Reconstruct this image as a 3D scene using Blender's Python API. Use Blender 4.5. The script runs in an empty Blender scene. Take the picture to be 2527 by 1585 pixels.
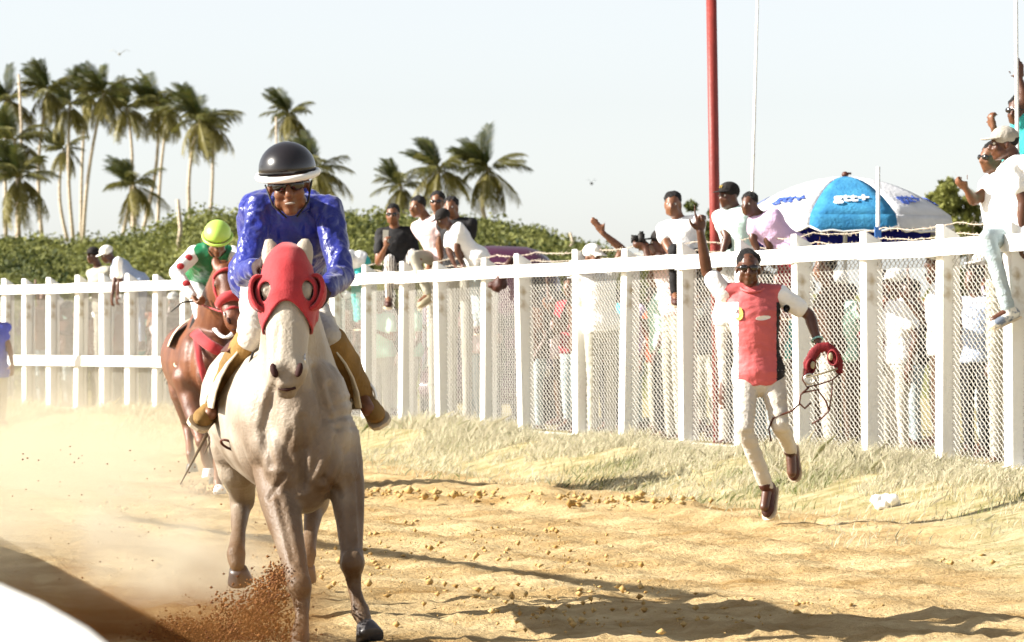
import bpy, bmesh, math, random
import numpy as np
from mathutils import Vector, Matrix, noise as mnoise
random.seed(7); RNG = np.random.default_rng(7)
R = math.radians
scene = bpy.context.scene
COL = scene.collection

# ------------------------------------------------------------------ camera, sky, sun, exposure
FV = 10047.0                     # focal length in pixels of a 2411 px wide picture
CAMZ = 1.27
cam_d = bpy.data.cameras.new('camera'); cam = bpy.data.objects.new('camera', cam_d); COL.objects.link(cam)
cam_d.sensor_width = 36; cam_d.lens = 150; cam_d.shift_y = 0.018
cam_d.clip_start = 0.1; cam_d.clip_end = 6000
cam.location = (0, 0, CAMZ); cam.rotation_euler = (R(90), 0, 0)
cam_d.dof.use_dof = True; cam_d.dof.focus_distance = 22.0; cam_d.dof.aperture_fstop = 9.5
scene.camera = cam
SUN_AZ, SUN_EL = R(84), R(28)    # azimuth turned from behind the camera towards the left
SUN = Vector((-math.sin(SUN_AZ)*math.cos(SUN_EL), -math.cos(SUN_AZ)*math.cos(SUN_EL), math.sin(SUN_EL)))
world = bpy.data.worlds.new('World'); scene.world = world; world.use_nodes = True
wn = world.node_tree; wn.nodes.clear()
sky = wn.nodes.new('ShaderNodeTexSky'); sky.sky_type = 'NISHITA'; sky.sun_disc = False
sky.sun_elevation = SUN_EL; sky.sun_rotation = math.atan2(SUN.x, SUN.y)
sky.air_density = 0.72; sky.dust_density = 0.8; sky.ozone_density = 0.0; sky.altitude = 0
bgn = wn.nodes.new('ShaderNodeBackground'); bgn.inputs['Strength'].default_value = 0.0666
won = wn.nodes.new('ShaderNodeOutputWorld')
veil = wn.nodes.new('ShaderNodeHueSaturation'); veil.inputs['Saturation'].default_value = 0.30     # thin milky cloud veil over the whole sky
wn.links.new(sky.outputs[0], veil.inputs['Color']); wn.links.new(veil.outputs[0], bgn.inputs[0]); wn.links.new(bgn.outputs[0], won.inputs[0])
sun_d = bpy.data.lights.new('sun', 'SUN'); sun_d.energy = 4.8; sun_d.angle = R(0.5); sun_d.color = (1.0, 0.95, 0.86)
sun = bpy.data.objects.new('sun', sun_d); COL.objects.link(sun)
sun.rotation_euler = (-SUN).to_track_quat('-Z', 'Y').to_euler(); sun.location = (-30, -10, 30)
scene.view_settings.view_transform = 'Standard'; scene.view_settings.look = 'None'
scene.view_settings.gamma = 1.0; scene.view_settings.use_curve_mapping = False
scene.view_settings.exposure = 1.58
scene.cycles.max_bounces = 8; scene.cycles.transparent_max_bounces = 12
scene.cycles.volume_bounces = 1; scene.cycles.volume_step_rate = 4.0; scene.cycles.volume_max_steps = 40
scene.cycles.use_denoising = True; scene.cycles.use_adaptive_sampling = True; scene.cycles.adaptive_threshold = .02
scene.render.filter_size = 1.5

def W(x, y, Y):                  # a point seen at picture position (x, y) (2411 px wide) that stands Y metres away
    return Vector(((x-1205.5)*Y/FV, Y, CAMZ-(y-799.6)*Y/FV))

# ------------------------------------------------------------------ materials
def nd(nt, t, **kw):
    n = nt.nodes.new(t)
    for k, v in kw.items(): setattr(n, k, v)
    return n
def mat(name, col, rough=.7, var=.18, scale=6., bump=.0, bscale=40., spec=.3, col2=None, metal=0., sheen=0., coat=0., trans=0., attr=None, sss=0., stretch=(1,1,1), detail=4., lo=.35, hi=.65, nk=.35):
    m = bpy.data.materials.new(name); m.use_nodes = True; nt = m.node_tree
    p = nt.nodes['Principled BSDF']; L = nt.links.new
    tc = nd(nt, 'ShaderNodeTexCoord'); mp = nd(nt, 'ShaderNodeMapping'); mp.inputs['Scale'].default_value = stretch
    L(tc.outputs['Object'], mp.inputs[0])
    nz = nd(nt, 'ShaderNodeTexNoise'); nz.inputs['Scale'].default_value = scale; nz.inputs['Detail'].default_value = detail
    L(mp.outputs[0], nz.inputs['Vector'])
    rp = nd(nt, 'ShaderNodeValToRGB'); e = rp.color_ramp.elements
    c2 = col2 or tuple(min(1, c*(1+var)) for c in col); c1 = col if col2 else tuple(c*(1-var) for c in col)
    e[0].position = lo; e[1].position = hi
    e[0].color = (*c1, 1); e[1].color = (*c2, 1)
    if attr:
        at = nd(nt, 'ShaderNodeAttribute', attribute_name=attr)
        ma = nd(nt, 'ShaderNodeMath', operation='MULTIPLY_ADD'); ma.inputs[1].default_value = nk; L(nz.outputs[0], ma.inputs[0]); L(at.outputs['Fac'], ma.inputs[2])
        L(ma.outputs[0], rp.inputs[0]); e[0].position = .15; e[1].position = 1.1
    else: L(nz.outputs[0], rp.inputs[0])
    L(rp.outputs[0], p.inputs['Base Color'])
    p.inputs['Roughness'].default_value = rough; p.inputs['Specular IOR Level'].default_value = spec
    p.inputs['Metallic'].default_value = metal; p.inputs['Sheen Weight'].default_value = sheen; p.inputs['Coat Weight'].default_value = coat
    if sss:
        p.inputs['Subsurface Weight'].default_value = sss; p.inputs['Subsurface Radius'].default_value = (.02, .008, .004); p.inputs['Subsurface Scale'].default_value = .3
    if bump:
        n2 = nd(nt, 'ShaderNodeTexNoise'); n2.inputs['Scale'].default_value = bscale; n2.inputs['Detail'].default_value = 5
        L(mp.outputs[0], n2.inputs['Vector'])
        b = nd(nt, 'ShaderNodeBump'); b.inputs['Strength'].default_value = min(1, bump); b.inputs['Distance'].default_value = .02*max(1, bump)
        L(n2.outputs[0], b.inputs['Height']); L(b.outputs[0], p.inputs['Normal'])
    if trans:
        t = nd(nt, 'ShaderNodeBsdfTranslucent'); L(rp.outputs[0], t.inputs[0])
        mx = nd(nt, 'ShaderNodeMixShader'); mx.inputs[0].default_value = trans
        out = nt.nodes['Material Output']; L(p.outputs[0], mx.inputs[1]); L(t.outputs[0], mx.inputs[2]); L(mx.outputs[0], out.inputs[0])
    return m

# ------------------------------------------------------------------ object helpers
def link(name, me, m=None, parent=None, smooth=False):
    o = bpy.data.objects.new(name, me); COL.objects.link(o)
    if m is not None:
        for k in (m if isinstance(m, (list, tuple)) else [m]): me.materials.append(k)
    if smooth: me.polygons.foreach_set('use_smooth', [True]*len(me.polygons))
    if parent: o.parent = parent
    return o
def tag(o, label=None, cat=None, group=None, kind=None):
    if label: o['label'] = label
    if cat: o['category'] = cat
    if group: o['group'] = group
    if kind: o['kind'] = kind
    return o
def empty(name, loc=(0,0,0), rz=0.):
    o = bpy.data.objects.new(name, None); COL.objects.link(o); o.location = loc; o.rotation_euler = (0,0,rz); o.empty_display_size = .1
    return o
SHOP = bpy.data.scenes.new('workshop')   # scratch scene for meshing, removed at the end
class MB:                        # collects shapes, builds one mesh
    def __init__(s, o=(0,0,0)): s.v = []; s.f = []; s.o = Vector(o)
    def add(s, v, f):
        n = len(s.v); s.v += [tuple(Vector(p)-s.o) for p in v]; s.f += [tuple(i+n for i in q) for q in f]; return s
    def box(s, c, d, M=None):
        x, y, z = (q/2 for q in d); P = [Vector((a*x, b*y, e*z)) for a in (-1,1) for b in (-1,1) for e in (-1,1)]
        if M: P = [M @ p for p in P]
        c = Vector(c)
        return s.add([c+p for p in P], [(0,1,3,2),(4,6,7,5),(0,4,5,1),(2,3,7,6),(0,2,6,4),(1,5,7,3)])
    def tube(s, pts, rad, n=8, ry=None, up=None, cap=True):
        pts = [Vector(p) for p in pts]; k = len(pts)
        rad = [rad]*k if not hasattr(rad, '__len__') else list(rad)
        ry = rad if ry is None else ([ry]*k if not hasattr(ry, '__len__') else list(ry))
        up = Vector(up) if up is not None else None
        V = []; F = []; prev = None
        for i, p in enumerate(pts):
            t = (pts[min(i+1, k-1)]-pts[max(i-1, 0)])
            t = t.normalized() if t.length > 1e-9 else Vector((0,0,1))
            if up is not None: a = up - t*up.dot(t)
            elif prev is not None: a = prev - t*prev.dot(t)
            else:
                g = Vector((0,0,1)) if abs(t.z) < .9 else Vector((1,0,0)); a = g - t*g.dot(t)
            if a.length < 1e-6: a = t.orthogonal()
            a.normalize(); prev = a; b = t.cross(a)
            for j in range(n):
                w = 2*math.pi*j/n
                V.append(p + b*(rad[i]*math.cos(w)) + a*(ry[i]*math.sin(w)))
        for i in range(k-1):
            for j in range(n):
                F.append((i*n+j, i*n+(j+1) % n, (i+1)*n+(j+1) % n, (i+1)*n+j))
        if cap: F += [tuple(range(n))[::-1], tuple((k-1)*n+j for j in range(n))]
        return s.add(V, F)
    def ell(s, c, r, M=None, nu=12, nv=8):
        c = Vector(c); V = []; F = []
        V.append(Vector((0,0,r[2])))
        for i in range(1, nv):
            a = math.pi*i/nv
            for j in range(nu):
                w = 2*math.pi*j/nu; V.append(Vector((r[0]*math.sin(a)*math.cos(w), r[1]*math.sin(a)*math.sin(w), r[2]*math.cos(a))))
        V.append(Vector((0,0,-r[2])))
        for j in range(nu): F.append((0, 1+j, 1+(j+1) % nu))
        for i in range(nv-2):
            for j in range(nu):
                q = 1+i*nu; F.append((q+j, q+nu+j, q+nu+(j+1) % nu, q+(j+1) % nu))
        q = 1+(nv-2)*nu; e = len(V)-1
        for j in range(nu): F.append((e, q+(j+1) % nu, q+j))
        if M: V = [M @ v for v in V]
        return s.add([c+v for v in V], F)
    def cap(s, a, b, ra, rb, n=12):          # tapered capsule, round ends
        a, b = Vector(a), Vector(b); t = (b-a)
        if t.length < 1e-6: return s.ell(a, (ra,)*3)
        t.normalize(); P = []; Q = []
        for k in range(4): w = math.pi/2*(k/4.); P.append(a - t*(ra*math.cos(w))); Q.append(max(ra*math.sin(w), ra*.08))
        P.append(a); Q.append(ra); P.append(b); Q.append(rb)
        for k in range(1, 5): w = math.pi/2*(k/4.); P.append(b + t*(rb*math.sin(w))); Q.append(max(rb*math.cos(w), rb*.08))
        return s.tube(P, Q, n)
    def mesh(s, name):
        me = bpy.data.meshes.new(name); me.from_pydata(s.v, [], s.f); me.update(); return me
    def build(s, name, m, parent=None, smooth=False): return link(name, s.mesh(name), m, parent, smooth)
    def remesh(s, name, m, parent=None, vox=.012, smooth=4, fac=.5, wr=0., wf=9., ws=(1,1,1), wr2=0., paint=None, dec=0.):
        me = s.mesh(name+'_raw'); o = bpy.data.objects.new('tmp', me); SHOP.collection.objects.link(o)
        r = o.modifiers.new('r', 'REMESH'); r.mode = 'VOXEL'; r.voxel_size = vox; r.use_smooth_shade = True
        if smooth: q = o.modifiers.new('s', 'SMOOTH'); q.factor = fac; q.iterations = smooth
        if dec: q = o.modifiers.new('d', 'DECIMATE'); q.ratio = dec
        SHOP.view_layers[0].update(); dg = SHOP.view_layers[0].depsgraph; ev = o.evaluated_get(dg)
        out = bpy.data.meshes.new_from_object(ev, depsgraph=dg); out.name = name
        bpy.data.objects.remove(o); bpy.data.meshes.remove(me)
        if wr:
            nv = len(out.vertices); co = np.empty(nv*3); out.vertices.foreach_get('co', co); co = co.reshape(-1, 3)
            no = np.empty(nv*3); out.vertices.foreach_get('normal', no); no = no.reshape(-1, 3)
            q = co*np.array(ws)*wf
            d = np.array([1-2*abs(mnoise.noise(Vector(p))) + .5*mnoise.noise(Vector(p)*2.3) for p in q])
            if wr2: d = d+np.array([1-2*abs(mnoise.noise(Vector(p)*2.6+Vector((7,3,1)))) for p in q])*(wr2/wr)
            co = co + no*(d*wr)[:, None]; out.vertices.foreach_set('co', co.ravel()); out.update()
        ob = link(name, out, m, parent, True)
        if paint:
            c = np.empty(len(out.polygons)*3); out.polygons.foreach_get('center', c)
            out.polygons.foreach_set('material_index', paint(c.reshape(-1, 3)).astype(np.int32))
        return ob

def vnoise(x, y, seed=0):
    xi = np.floor(x).astype(np.int64); yi = np.floor(y).astype(np.int64); fx = x-xi; fy = y-yi
    fx = fx*fx*(3-2*fx); fy = fy*fy*(3-2*fy)
    def h(a, b):
        n = (a*374761393 + b*668265263 + seed*1442695041) & 0xffffffff
        n = ((n ^ (n >> 13))*1274126177) & 0xffffffff
        return ((n ^ (n >> 16)) & 0xffff)/65535.
    return (h(xi, yi)*(1-fx)+h(xi+1, yi)*fx)*(1-fy)+(h(xi, yi+1)*(1-fx)+h(xi+1, yi+1)*fx)*fy
def fbm(x, y, o=4, seed=0):
    t = 0; a = 1; s = 0
    for k in range(o): t = t+a*vnoise(x*2**k, y*2**k, seed+k); s += a; a *= .5
    return t/s
def sstep(a, b, x): t = np.clip((x-a)/(b-a), 0, 1); return t*t*(3-2*t)

# ------------------------------------------------------------------ fence line
def ppm(xv): return np.interp(np.asarray(xv)*1.0481, [-500, 0, 450, 893, 1720, 2353, 2800], [158, 174, 190, 210, 274, 326, 363])
def fence_at(xv): p = ppm(xv); return (xv*1.0481-1263.5)/p, 10530./p
_fx = np.linspace(-450, 2700, 200); _X, _Y = fence_at(_fx)
_o = np.argsort(_Y)
def fenceX(Y): return np.interp(Y, _Y[_o], _X[_o])
ZB = .28                          # the fence stands on a low bank
def bank(X, Y):
    d = .96*(fenceX(np.asarray(Y, float))-X)
    return ZB*sstep(1.75, .25, d), d

# ------------------------------------------------------------------ ground
def make_ground():
    xs = np.concatenate([-np.geomspace(7.5, 3000, 26)[::-1], np.arange(-7, 7.001, .05), np.geomspace(7.5, 3000, 26)])
    ys = np.concatenate([[-60, -20, 0, 8, 13, 15.5], np.arange(16.6, 30, .044), np.arange(30, 47, .075), np.geomspace(47.3, 72, 40), np.geomspace(75, 4000, 30)])
    X, Y = np.meshgrid(xs, ys); Z, d = bank(X, Y)
    near = sstep(60, 46, Y)*sstep(9, 7, abs(X))*sstep(14, 17, Y)
    trk = sstep(.9, 1.9, d)
    h = .05*(fbm(X*.5, Y*.35, 3, 3)-.5)
    c = fbm(X*7.5, Y*5.0, 3, 11); h = h + (.038*(abs(c-.5)*2)**.8-.008)*(.35+.65*trk)*(.45+.8*fbm(X*.9, Y*.5, 2, 5))
    c2 = fbm(X*19, Y*13, 2, 21); h = h + .030*(c2-.5)*trk*(.4+.9*fbm(X*.6, Y*.4, 2, 15))
    # clod ridge thrown up beside the raked strip
    for (x0, y0, x1, y1, hh, w) in [(-1.3, 33.4, 1.3, 31.0, .07, .28), (-2.2, 37, .4, 34.4, .07, .4), (1.3, 31., 3.0, 26.5, .05, .5)]:
        tx, ty = x1-x0, y1-y0; L = math.hypot(tx, ty); u = ((X-x0)*tx+(Y-y0)*ty)/L; v = (-(X-x0)*ty+(Y-y0)*tx)/L
        m = np.exp(-(v/w)**2)*sstep(-.5, .3, u)*sstep(L+.5, L-.3, u)
        h = h + hh*m*(.3+1.2*fbm(X*6, Y*4, 3, 31))
    # wheel and harrow furrows running along the track
    s = X+.27*(Y-30); h = h + .012*np.sin(s*9+3*fbm(X*.5, Y*.2, 2, 8))*trk
    Z = Z + h*near
    Z = Z + sstep(70, 150, Y)*.3
    nx, ny = len(xs), len(ys)
    V = np.stack([X, Y, Z], -1).reshape(-1, 3)
    i = np.arange((ny-1)*(nx-1)); r = i//(nx-1); q = i % (nx-1); a = r*nx+q
    F = np.stack([a, a+1, a+nx+1, a+nx], -1)
    me = bpy.data.meshes.new('ground'); me.vertices.add(len(V)); me.vertices.foreach_set('co', V.ravel())
    me.loops.add(F.size); me.loops.foreach_set('vertex_index', F.ravel().astype(np.int32))
    me.polygons.add(len(F)); me.polygons.foreach_set('loop_start', np.arange(0, F.size, 4, dtype=np.int32))
    me.update(calc_edges=True); me.validate()
    at = me.attributes.new('verge', 'FLOAT', 'POINT')
    g = sstep(1.95, 1.1, d + .9*(fbm(X*1.2, Y*.8, 3, 41)-.5)); at.data.foreach_set('value', g.ravel().astype(np.float32))
    m = bpy.data.materials.new('track_dirt'); m.use_nodes = True; nt = m.node_tree; L = nt.links.new; p = nt.nodes['Principled BSDF']
    tc = nd(nt, 'ShaderNodeTexCoord')
    n1 = nd(nt, 'ShaderNodeTexNoise'); n1.inputs['Scale'].default_value = 1.1; n1.inputs['Detail'].default_value = 8; n1.inputs['Roughness'].default_value = .7
    L(tc.outputs['Object'], n1.inputs[0])
    r1 = nd(nt, 'ShaderNodeValToRGB'); e = r1.color_ramp.elements; e[0].position = .32; e[1].position = .66
    e[0].color = (.25, .145, .045, 1); e[1].color = (.56, .43, .235, 1); L(n1.outputs[0], r1.inputs[0])
    r2 = nd(nt, 'ShaderNodeValToRGB'); e = r2.color_ramp.elements; e[0].position = .35; e[1].position = .65
    e[0].color = (.25, .21, .09, 1); e[1].color = (.44, .37, .22, 1)
    n2 = nd(nt, 'ShaderNodeTexNoise'); n2.inputs['Scale'].default_value = 5; n2.inputs['Detail'].default_value = 6; L(tc.outputs['Object'], n2.inputs[0]); L(n2.outputs[0], r2.inputs[0])
    av = nd(nt, 'ShaderNodeAttribute', attribute_name='verge'); mx = nd(nt, 'ShaderNodeMix', data_type='RGBA')
    L(av.outputs['Fac'], mx.inputs['Factor']); L(r1.outputs[0], mx.inputs['A']); L(r2.outputs[0], mx.inputs['B']); L(mx.outputs['Result'], p.inputs['Base Color'])
    p.inputs['Roughness'].default_value = .95; p.inputs['Specular IOR Level'].default_value = .1
    n3 = nd(nt, 'ShaderNodeTexNoise'); n3.inputs['Scale'].default_value = 26; n3.inputs['Detail'].default_value = 6; n3.inputs['Roughness'].default_value = .65; L(tc.outputs['Object'], n3.inputs[0])
    b = nd(nt, 'ShaderNodeBump'); b.inputs['Strength'].default_value = .8; b.inputs['Distance'].default_value = .04; L(n3.outputs[0], b.inputs['Height']); L(b.outputs[0], p.inputs['Normal'])
    o = link('ground', me, m); tag(o, 'churned ochre dirt race track with a dry grassy verge', 'ground', kind='structure')
make_ground()

# ------------------------------------------------------------------ scrub covered rise behind the fence
def crest(xv):                   # outline of the rise at 150 m, picture heights
    return np.interp(xv, [-900, -200, 0, 150, 330, 480, 580, 830, 950, 1080, 1250, 1380, 1480, 1600, 2600], [530, 555, 562, 572, 555, 510, 505, 500, 520, 520, 540, 575, 610, 640, 650])
def hillz(X, Y):
    xv = 1205.5+X*FV/np.maximum(Y, 40); top = CAMZ-(crest(xv)-799.6)*150./FV - .9
    return .3+(top-.3)*sstep(72, 140, Y)
def make_hill():
    xs = np.linspace(-75, 75, 130); ys = np.concatenate([np.linspace(70, 160, 60), np.geomspace(170, 420, 14)])
    X, Y = np.meshgrid(xs, ys); Z = hillz(X, Y) + .5*(fbm(X*.3, Y*.3, 3, 2)-.5)*sstep(75, 95, Y)
    Z[Y < 71] = -.2
    nx, ny = len(xs), len(ys); V = np.stack([X, Y, Z], -1).reshape(-1, 3)
    F = [(r*nx+q, r*nx+q+1, (r+1)*nx+q+1, (r+1)*nx+q) for r in range(ny-1) for q in range(nx-1)]
    me = bpy.data.meshes.new('hill'); me.from_pydata(V.tolist(), [], F); me.update()
    o = link('hill', me, mat('hill_grass', (.10, .11, .025), .95, col2=(.22, .20, .06), scale=.6, bump=.6, bscale=3), None, True)
    tag(o, 'grassy sand rise under the scrub behind the fence', 'hill', kind='structure')
make_hill()

def leaf_mesh(name, P, S, N, rnd, mt, parent=None, aspect=.5):
    """many leaf faces: centres P, sizes S, random tilt about N"""
    n = len(P); t = RNG.normal(size=(n, 3)); t -= N*(t*N).sum(1, keepdims=True)*.6; t /= np.linalg.norm(t, axis=1, keepdims=True)
    b = np.cross(N, t); b /= np.linalg.norm(b, axis=1, keepdims=True)+1e-9
    s = S[:, None]; V = np.stack([P-t*s, P+b*s*aspect, P+t*s, P-b*s*aspect], 1).reshape(-1, 3)
    F = np.arange(4*n).reshape(-1, 4)
    return soup(name, V, F, np.repeat(rnd, 4), mt, parent)
def soup(name, V, F, rnd, mt, parent=None):
    me = bpy.data.meshes.new(name); me.vertices.add(len(V)); me.vertices.foreach_set('co', V.astype(np.float32).ravel())
    k = F.shape[1]; me.loops.add(F.size); me.loops.foreach_set('vertex_index', F.ravel().astype(np.int32))
    me.polygons.add(len(F)); me.polygons.foreach_set('loop_start', np.arange(0, F.size, k, dtype=np.int32)); me.update(calc_edges=True)
    at = me.attributes.new('rnd', 'FLOAT', 'POINT'); at.data.foreach_set('value', rnd.astype(np.float32))
    return link(name, me, mt, parent)
M_scrub = mat('scrub_leaves', (.012, .028, .005), .7, col2=(.205, .21, .055), attr='rnd', scale=.4, trans=.3)
def make_scrub():
    P = []; S = []; N = []; C = []
    def clump(c, r, n, size, tone):
        tone += random.uniform(-.22, .22)
        u = RNG.normal(size=(n, 3)); u /= np.linalg.norm(u, axis=1, keepdims=True); u[:, 2] = abs(u[:, 2])*1.0-.15
        rad = RNG.uniform(.55, 1.05, n)[:, None]
        P.append(np.array(c)+u*rad*np.array(r)); S.append(RNG.uniform(.6, 1.3, n)*size); N.append(u+RNG.normal(size=(n, 3))*.5); C.append(np.clip(tone+RNG.normal(size=n)*.16, 0, 1))
    for k in range(1350):
        Y = 76+74*random.random()**.8; xv = random.uniform(-120, 1560) if k < 1100 else random.uniform(-900, -100); X = (xv-1205.5)*Y/FV
        z = float(hillz(np.array(X), np.array(Y))); f = float(fbm(np.array(X*.35), np.array(Y*.2), 2, 77))
        w = random.uniform(.35, .95)*(1 if Y < 110 else 1.25)
        clump((X, Y, z), (w, w, w*random.uniform(.45, .95)), 215, .055 if Y < 110 else .08, .05+.8*f+(.25 if Y < 95 else 0))
    for k in range(150):         # ragged crest
        xv = random.uniform(-80, 1480); Y = random.uniform(136, 152); X = (xv-1205.5)*Y/FV; z = float(hillz(np.array(X), np.array(Y)))
        w = random.uniform(.4, 1.0); clump((X, Y, z+.25), (w, w, w*.9), 170, .095, .3+.3*random.random())
    N_ = np.concatenate(N); N_ /= np.linalg.norm(N_, axis=1, keepdims=True)
    o = leaf_mesh('scrub', np.concatenate(P), np.concatenate(S), N_, np.concatenate(C), M_scrub)
    tag(o, 'tangled green and olive scrub covering the rise behind the fence', 'scrub', kind='stuff')
make_scrub()

def make_bush(xv, ytop, Y, wpx, n, label, tone=.55, base=None):
    c = W(xv, ytop, Y); h = c.z-.3; w = wpx*Y/FV/2
    root = empty('bush', (c.x, Y, .28)); tag(root, label, 'bush', 'bushes behind the fence')
    st = MB()
    for k in range(6):
        a = k*1.05; p = Vector((math.cos(a)*w*.5, math.sin(a)*w*.5, h*.8)); st.tube([(0,0,0), p*.5+Vector((0,0,h*.1)), p], [.05, .035, .012], 6)
    st.build('stem', M_trunk, root)
    P = []; C = []
    for k in range(26):
        c = np.array([RNG.normal()*w*.45, RNG.normal()*w*.45, h*random.uniform(.35, .95)]); r = w*random.uniform(.18, .4)
        u = RNG.normal(size=(n//26, 3)); u /= np.linalg.norm(u, axis=1, keepdims=True); P.append(c+u*r*RNG.uniform(.5, 1.05, (len(u), 1))); C.append(np.clip(tone+RNG.normal(size=len(u))*.15+random.uniform(-.15, .15), 0, 1))
    P = np.concatenate(P); N = RNG.normal(size=P.shape); N /= np.linalg.norm(N, axis=1, keepdims=True)
    leaf_mesh('foliage', P, RNG.uniform(.05, .1, len(P))*Y/80, N, np.concatenate(C), M_scrub, root)
M_trunk = mat('palm_trunk', (.30, .24, .17), .9, col2=(.50, .42, .32), scale=3, bump=.5, bscale=12, stretch=(1, 1, 4))
make_bush(2265, 405, 95, 190, 5200, 'light green bushy tree right of the parasol', .75)
make_bush(1668, 440, 80, 90, 2600, 'small ragged green bush behind the red pole', .5)

# ------------------------------------------------------------------ coconut palms
M_frond = mat('palm_frond', (.012, .042, .009), .5, col2=(.22, .19, .05), attr='rnd', scale=.8, trans=.3, spec=.5)
def frond_mesh(name, L, droop, lift, tone, nl=24, ll=.6, hang=.5, side=.0):
    V = []; F = []; C = []
    def pt(t):
        x = L*t*(1-.28*droop*t); z = L*(lift*t-droop*t*t*.62); return Vector((x, side*L*t*t, z))
    for i in range(12):          # midrib
        a, b = pt(i/12), pt((i+1)/12); r = .05*(1-i/13); n = len(V)
        V += [a+Vector((0,r,0)), a+Vector((0,-r,0)), b+Vector((0,-r*.85,0)), b+Vector((0,r*.85,0))]; F.append((n,n+1,n+2,n+3)); C += [.95]*4
    for i in range(nl):
        t = .12+.88*(i+.5)/nl; p = pt(t); tg = (pt(min(1, t+.02))-pt(t-.02)).normalized()
        for sd in (-1, 1):
            l = ll*(.55+.75*math.sin(math.pi*min(1, t*.92+.05)))*random.uniform(.8, 1.15); h = hang*random.uniform(.5, 1.3)
            d = (Vector((0, sd, 0))+tg*.75-Vector((0,0,h))).normalized(); m = p+d*l*.5; e = p+d*l-Vector((0,0,h*l*.35)); w = .03
            n = len(V); V += [p-tg*w, p+tg*w, m+tg*w*1.2, e, m-tg*w*1.2]; F.append((n,n+1,n+2,n+3,n+4)); C += [min(1, max(0, tone+random.uniform(-.16, .16)))]*5
    me = bpy.data.meshes.new(name); me.from_pydata([tuple(v) for v in V], [], F); me.update()
    at = me.attributes.new('rnd', 'FLOAT', 'POINT'); at.data.foreach_set('value', np.array(C, np.float32)); me.materials.append(M_frond)
    return me
UP = [frond_mesh('frond_upright', 2.5, .34, .05, .24, hang=.25, ll=.6, side=s) for s in (.18, -.1, .3)]
MID = [frond_mesh('frond_arched', 2.8, .65, .15, .46, hang=.7, side=s) for s in (.1, -.15)]
LOW = [frond_mesh('frond_hanging', 2.7, .75, -.05, .8, hang=.9, side=s) for s in (.1, -.1)]
def make_palm(xv, ytop, ybase, Y, lean, label, sc=1., n=30):
    base = W(xv-lean, ybase, Y); top = W(xv, ytop+2.1*sc*FV/Y, Y)
    root = empty('palm_tree', base); tag(root, label, 'palm tree', 'coconut palms on the rise')
    t = MB(); K = 9; cv = random.uniform(-.6, .6); d = top-base
    pts = [Vector((d.x*(k/K)+cv*math.sin(math.pi*k/K), 0, d.z*k/K)) for k in range(K+1)]
    t.tube(pts, [.15-.06*k/K for k in range(K+1)], 8); t.build('trunk', M_trunk, root, True)
    for k in range(n):
        u = k/n; az = k*2.399+random.uniform(-.3, .3)
        if u < .42:   me = UP[k % 3];  pitch = R(random.uniform(48, 88)); az = math.pi+random.gauss(0, .8)
        elif u < .7:  me = MID[k % 2]; pitch = R(random.uniform(8, 42))
        else:         me = LOW[k % 2]; pitch = R(random.uniform(-50, -12))
        f = bpy.data.objects.new('frond', me); COL.objects.link(f); f.parent = root; f.location = pts[-1]
        M = Matrix.Rotation(az, 3, 'Z') @ Matrix.Rotation(-pitch, 3, 'Y') @ Matrix.Rotation(random.uniform(-.5, .5), 3, 'X')
        wind = Matrix.Rotation(-R(16 if u < .42 else 7), 3, 'Y')      # the trade wind pushes the crown to the left
        f.rotation_euler = (wind @ M).to_euler(); s = sc*random.uniform(.85, 1.15); f.scale = (s, s, s)
    return root
PALMS = [  # x, top, base, Y, lean, label, scale
 (18, 165, 560, 300, 4, 'tall palm cut by the left picture edge, highest crown there', 1.),
 (35, 255, 600, 260, -6, 'palm with dense low crown at the left edge under the tallest', .95),
 (45, 330, 610, 190, 2, 'squat palm with bare straight trunk nearest the left edge', .8),
 (112, 140, 570, 300, 12, 'tallest palm of the grove, second crown from left', 1.05),
 (165, 185, 570, 310, -8, 'palm between the tallest palm and the slim upright one', .95),
 (205, 165, 560, 330, 14, 'slim palm rising behind the dense middle of the grove', .9),
 (150, 300, 570, 320, -10, 'short palm with hanging dead fronds inside the grove', .8),
 (245, 150, 570, 300, 50, 'strongly leaning palm in the middle of the grove', 1.),
 (300, 190, 560, 320, 12, 'palm with brown skirt right of the leaning palm', 1.),
 (372, 172, 545, 300, 36, 'palm with tufted crown just left of the rightmost grove palm', 1.05),
 (395, 215, 545, 335, 24, 'small palm half hidden behind the tufted crown', .85),
 (470, 198, 540, 290, 20, 'rightmost palm of the grove with widest crown', 1.15),
 (500, 250, 540, 330, 8, 'palm peeping out under the widest crown', .8),
 (315, 365, 545, 210, 0, 'low young palm in front of the bare trunks', .72),
 (680, 205, 520, 330, -20, 'palm directly above the black riding helmet', 1.),
 (745, 320, 520, 230, -4, 'palm right behind the blue jockey shoulder', .85),
 (945, 375, 530, 260, 6, 'lowest of the three palms behind the phone holder', .8),
 (1035, 318, 530, 250, -6, 'middle of the three palms right of the riders', .95),
 (1150, 315, 535, 250, 4, 'right palm of the three with long hanging fronds', 1.),
]
for a in PALMS: make_palm(*a)
def bare_trunk(xv, yt, yb, Y, label, r=.12, lean=8):
    a, b = W(xv-lean, yb, Y), W(xv, yt, Y); root = MB(); root.tube([Vector((0,0,0)), (b-a)*.5+Vector((.1,0,0)), b-a], [r, r*.9, r*.8], 8)
    o = root.build('dead_trunk', M_trunk, None, True); o.location = a; tag(o, label, 'tree trunk', 'bare trunks in the scrub')
bare_trunk(44, 175, 420, 290, 'bare pale trunk without crown beside the left edge palms', .11, -6)
bare_trunk(418, 470, 610, 120, 'short bare stump behind the green jockey', .07, 2)
bare_trunk(1342, 548, 590, 125, 'thin bare stake at the right end of the scrub', .05, 2)
bare_trunk(650, 275, 520, 320, 'broken bare trunk beside the palm above the helmet', .1, 2)
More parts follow.
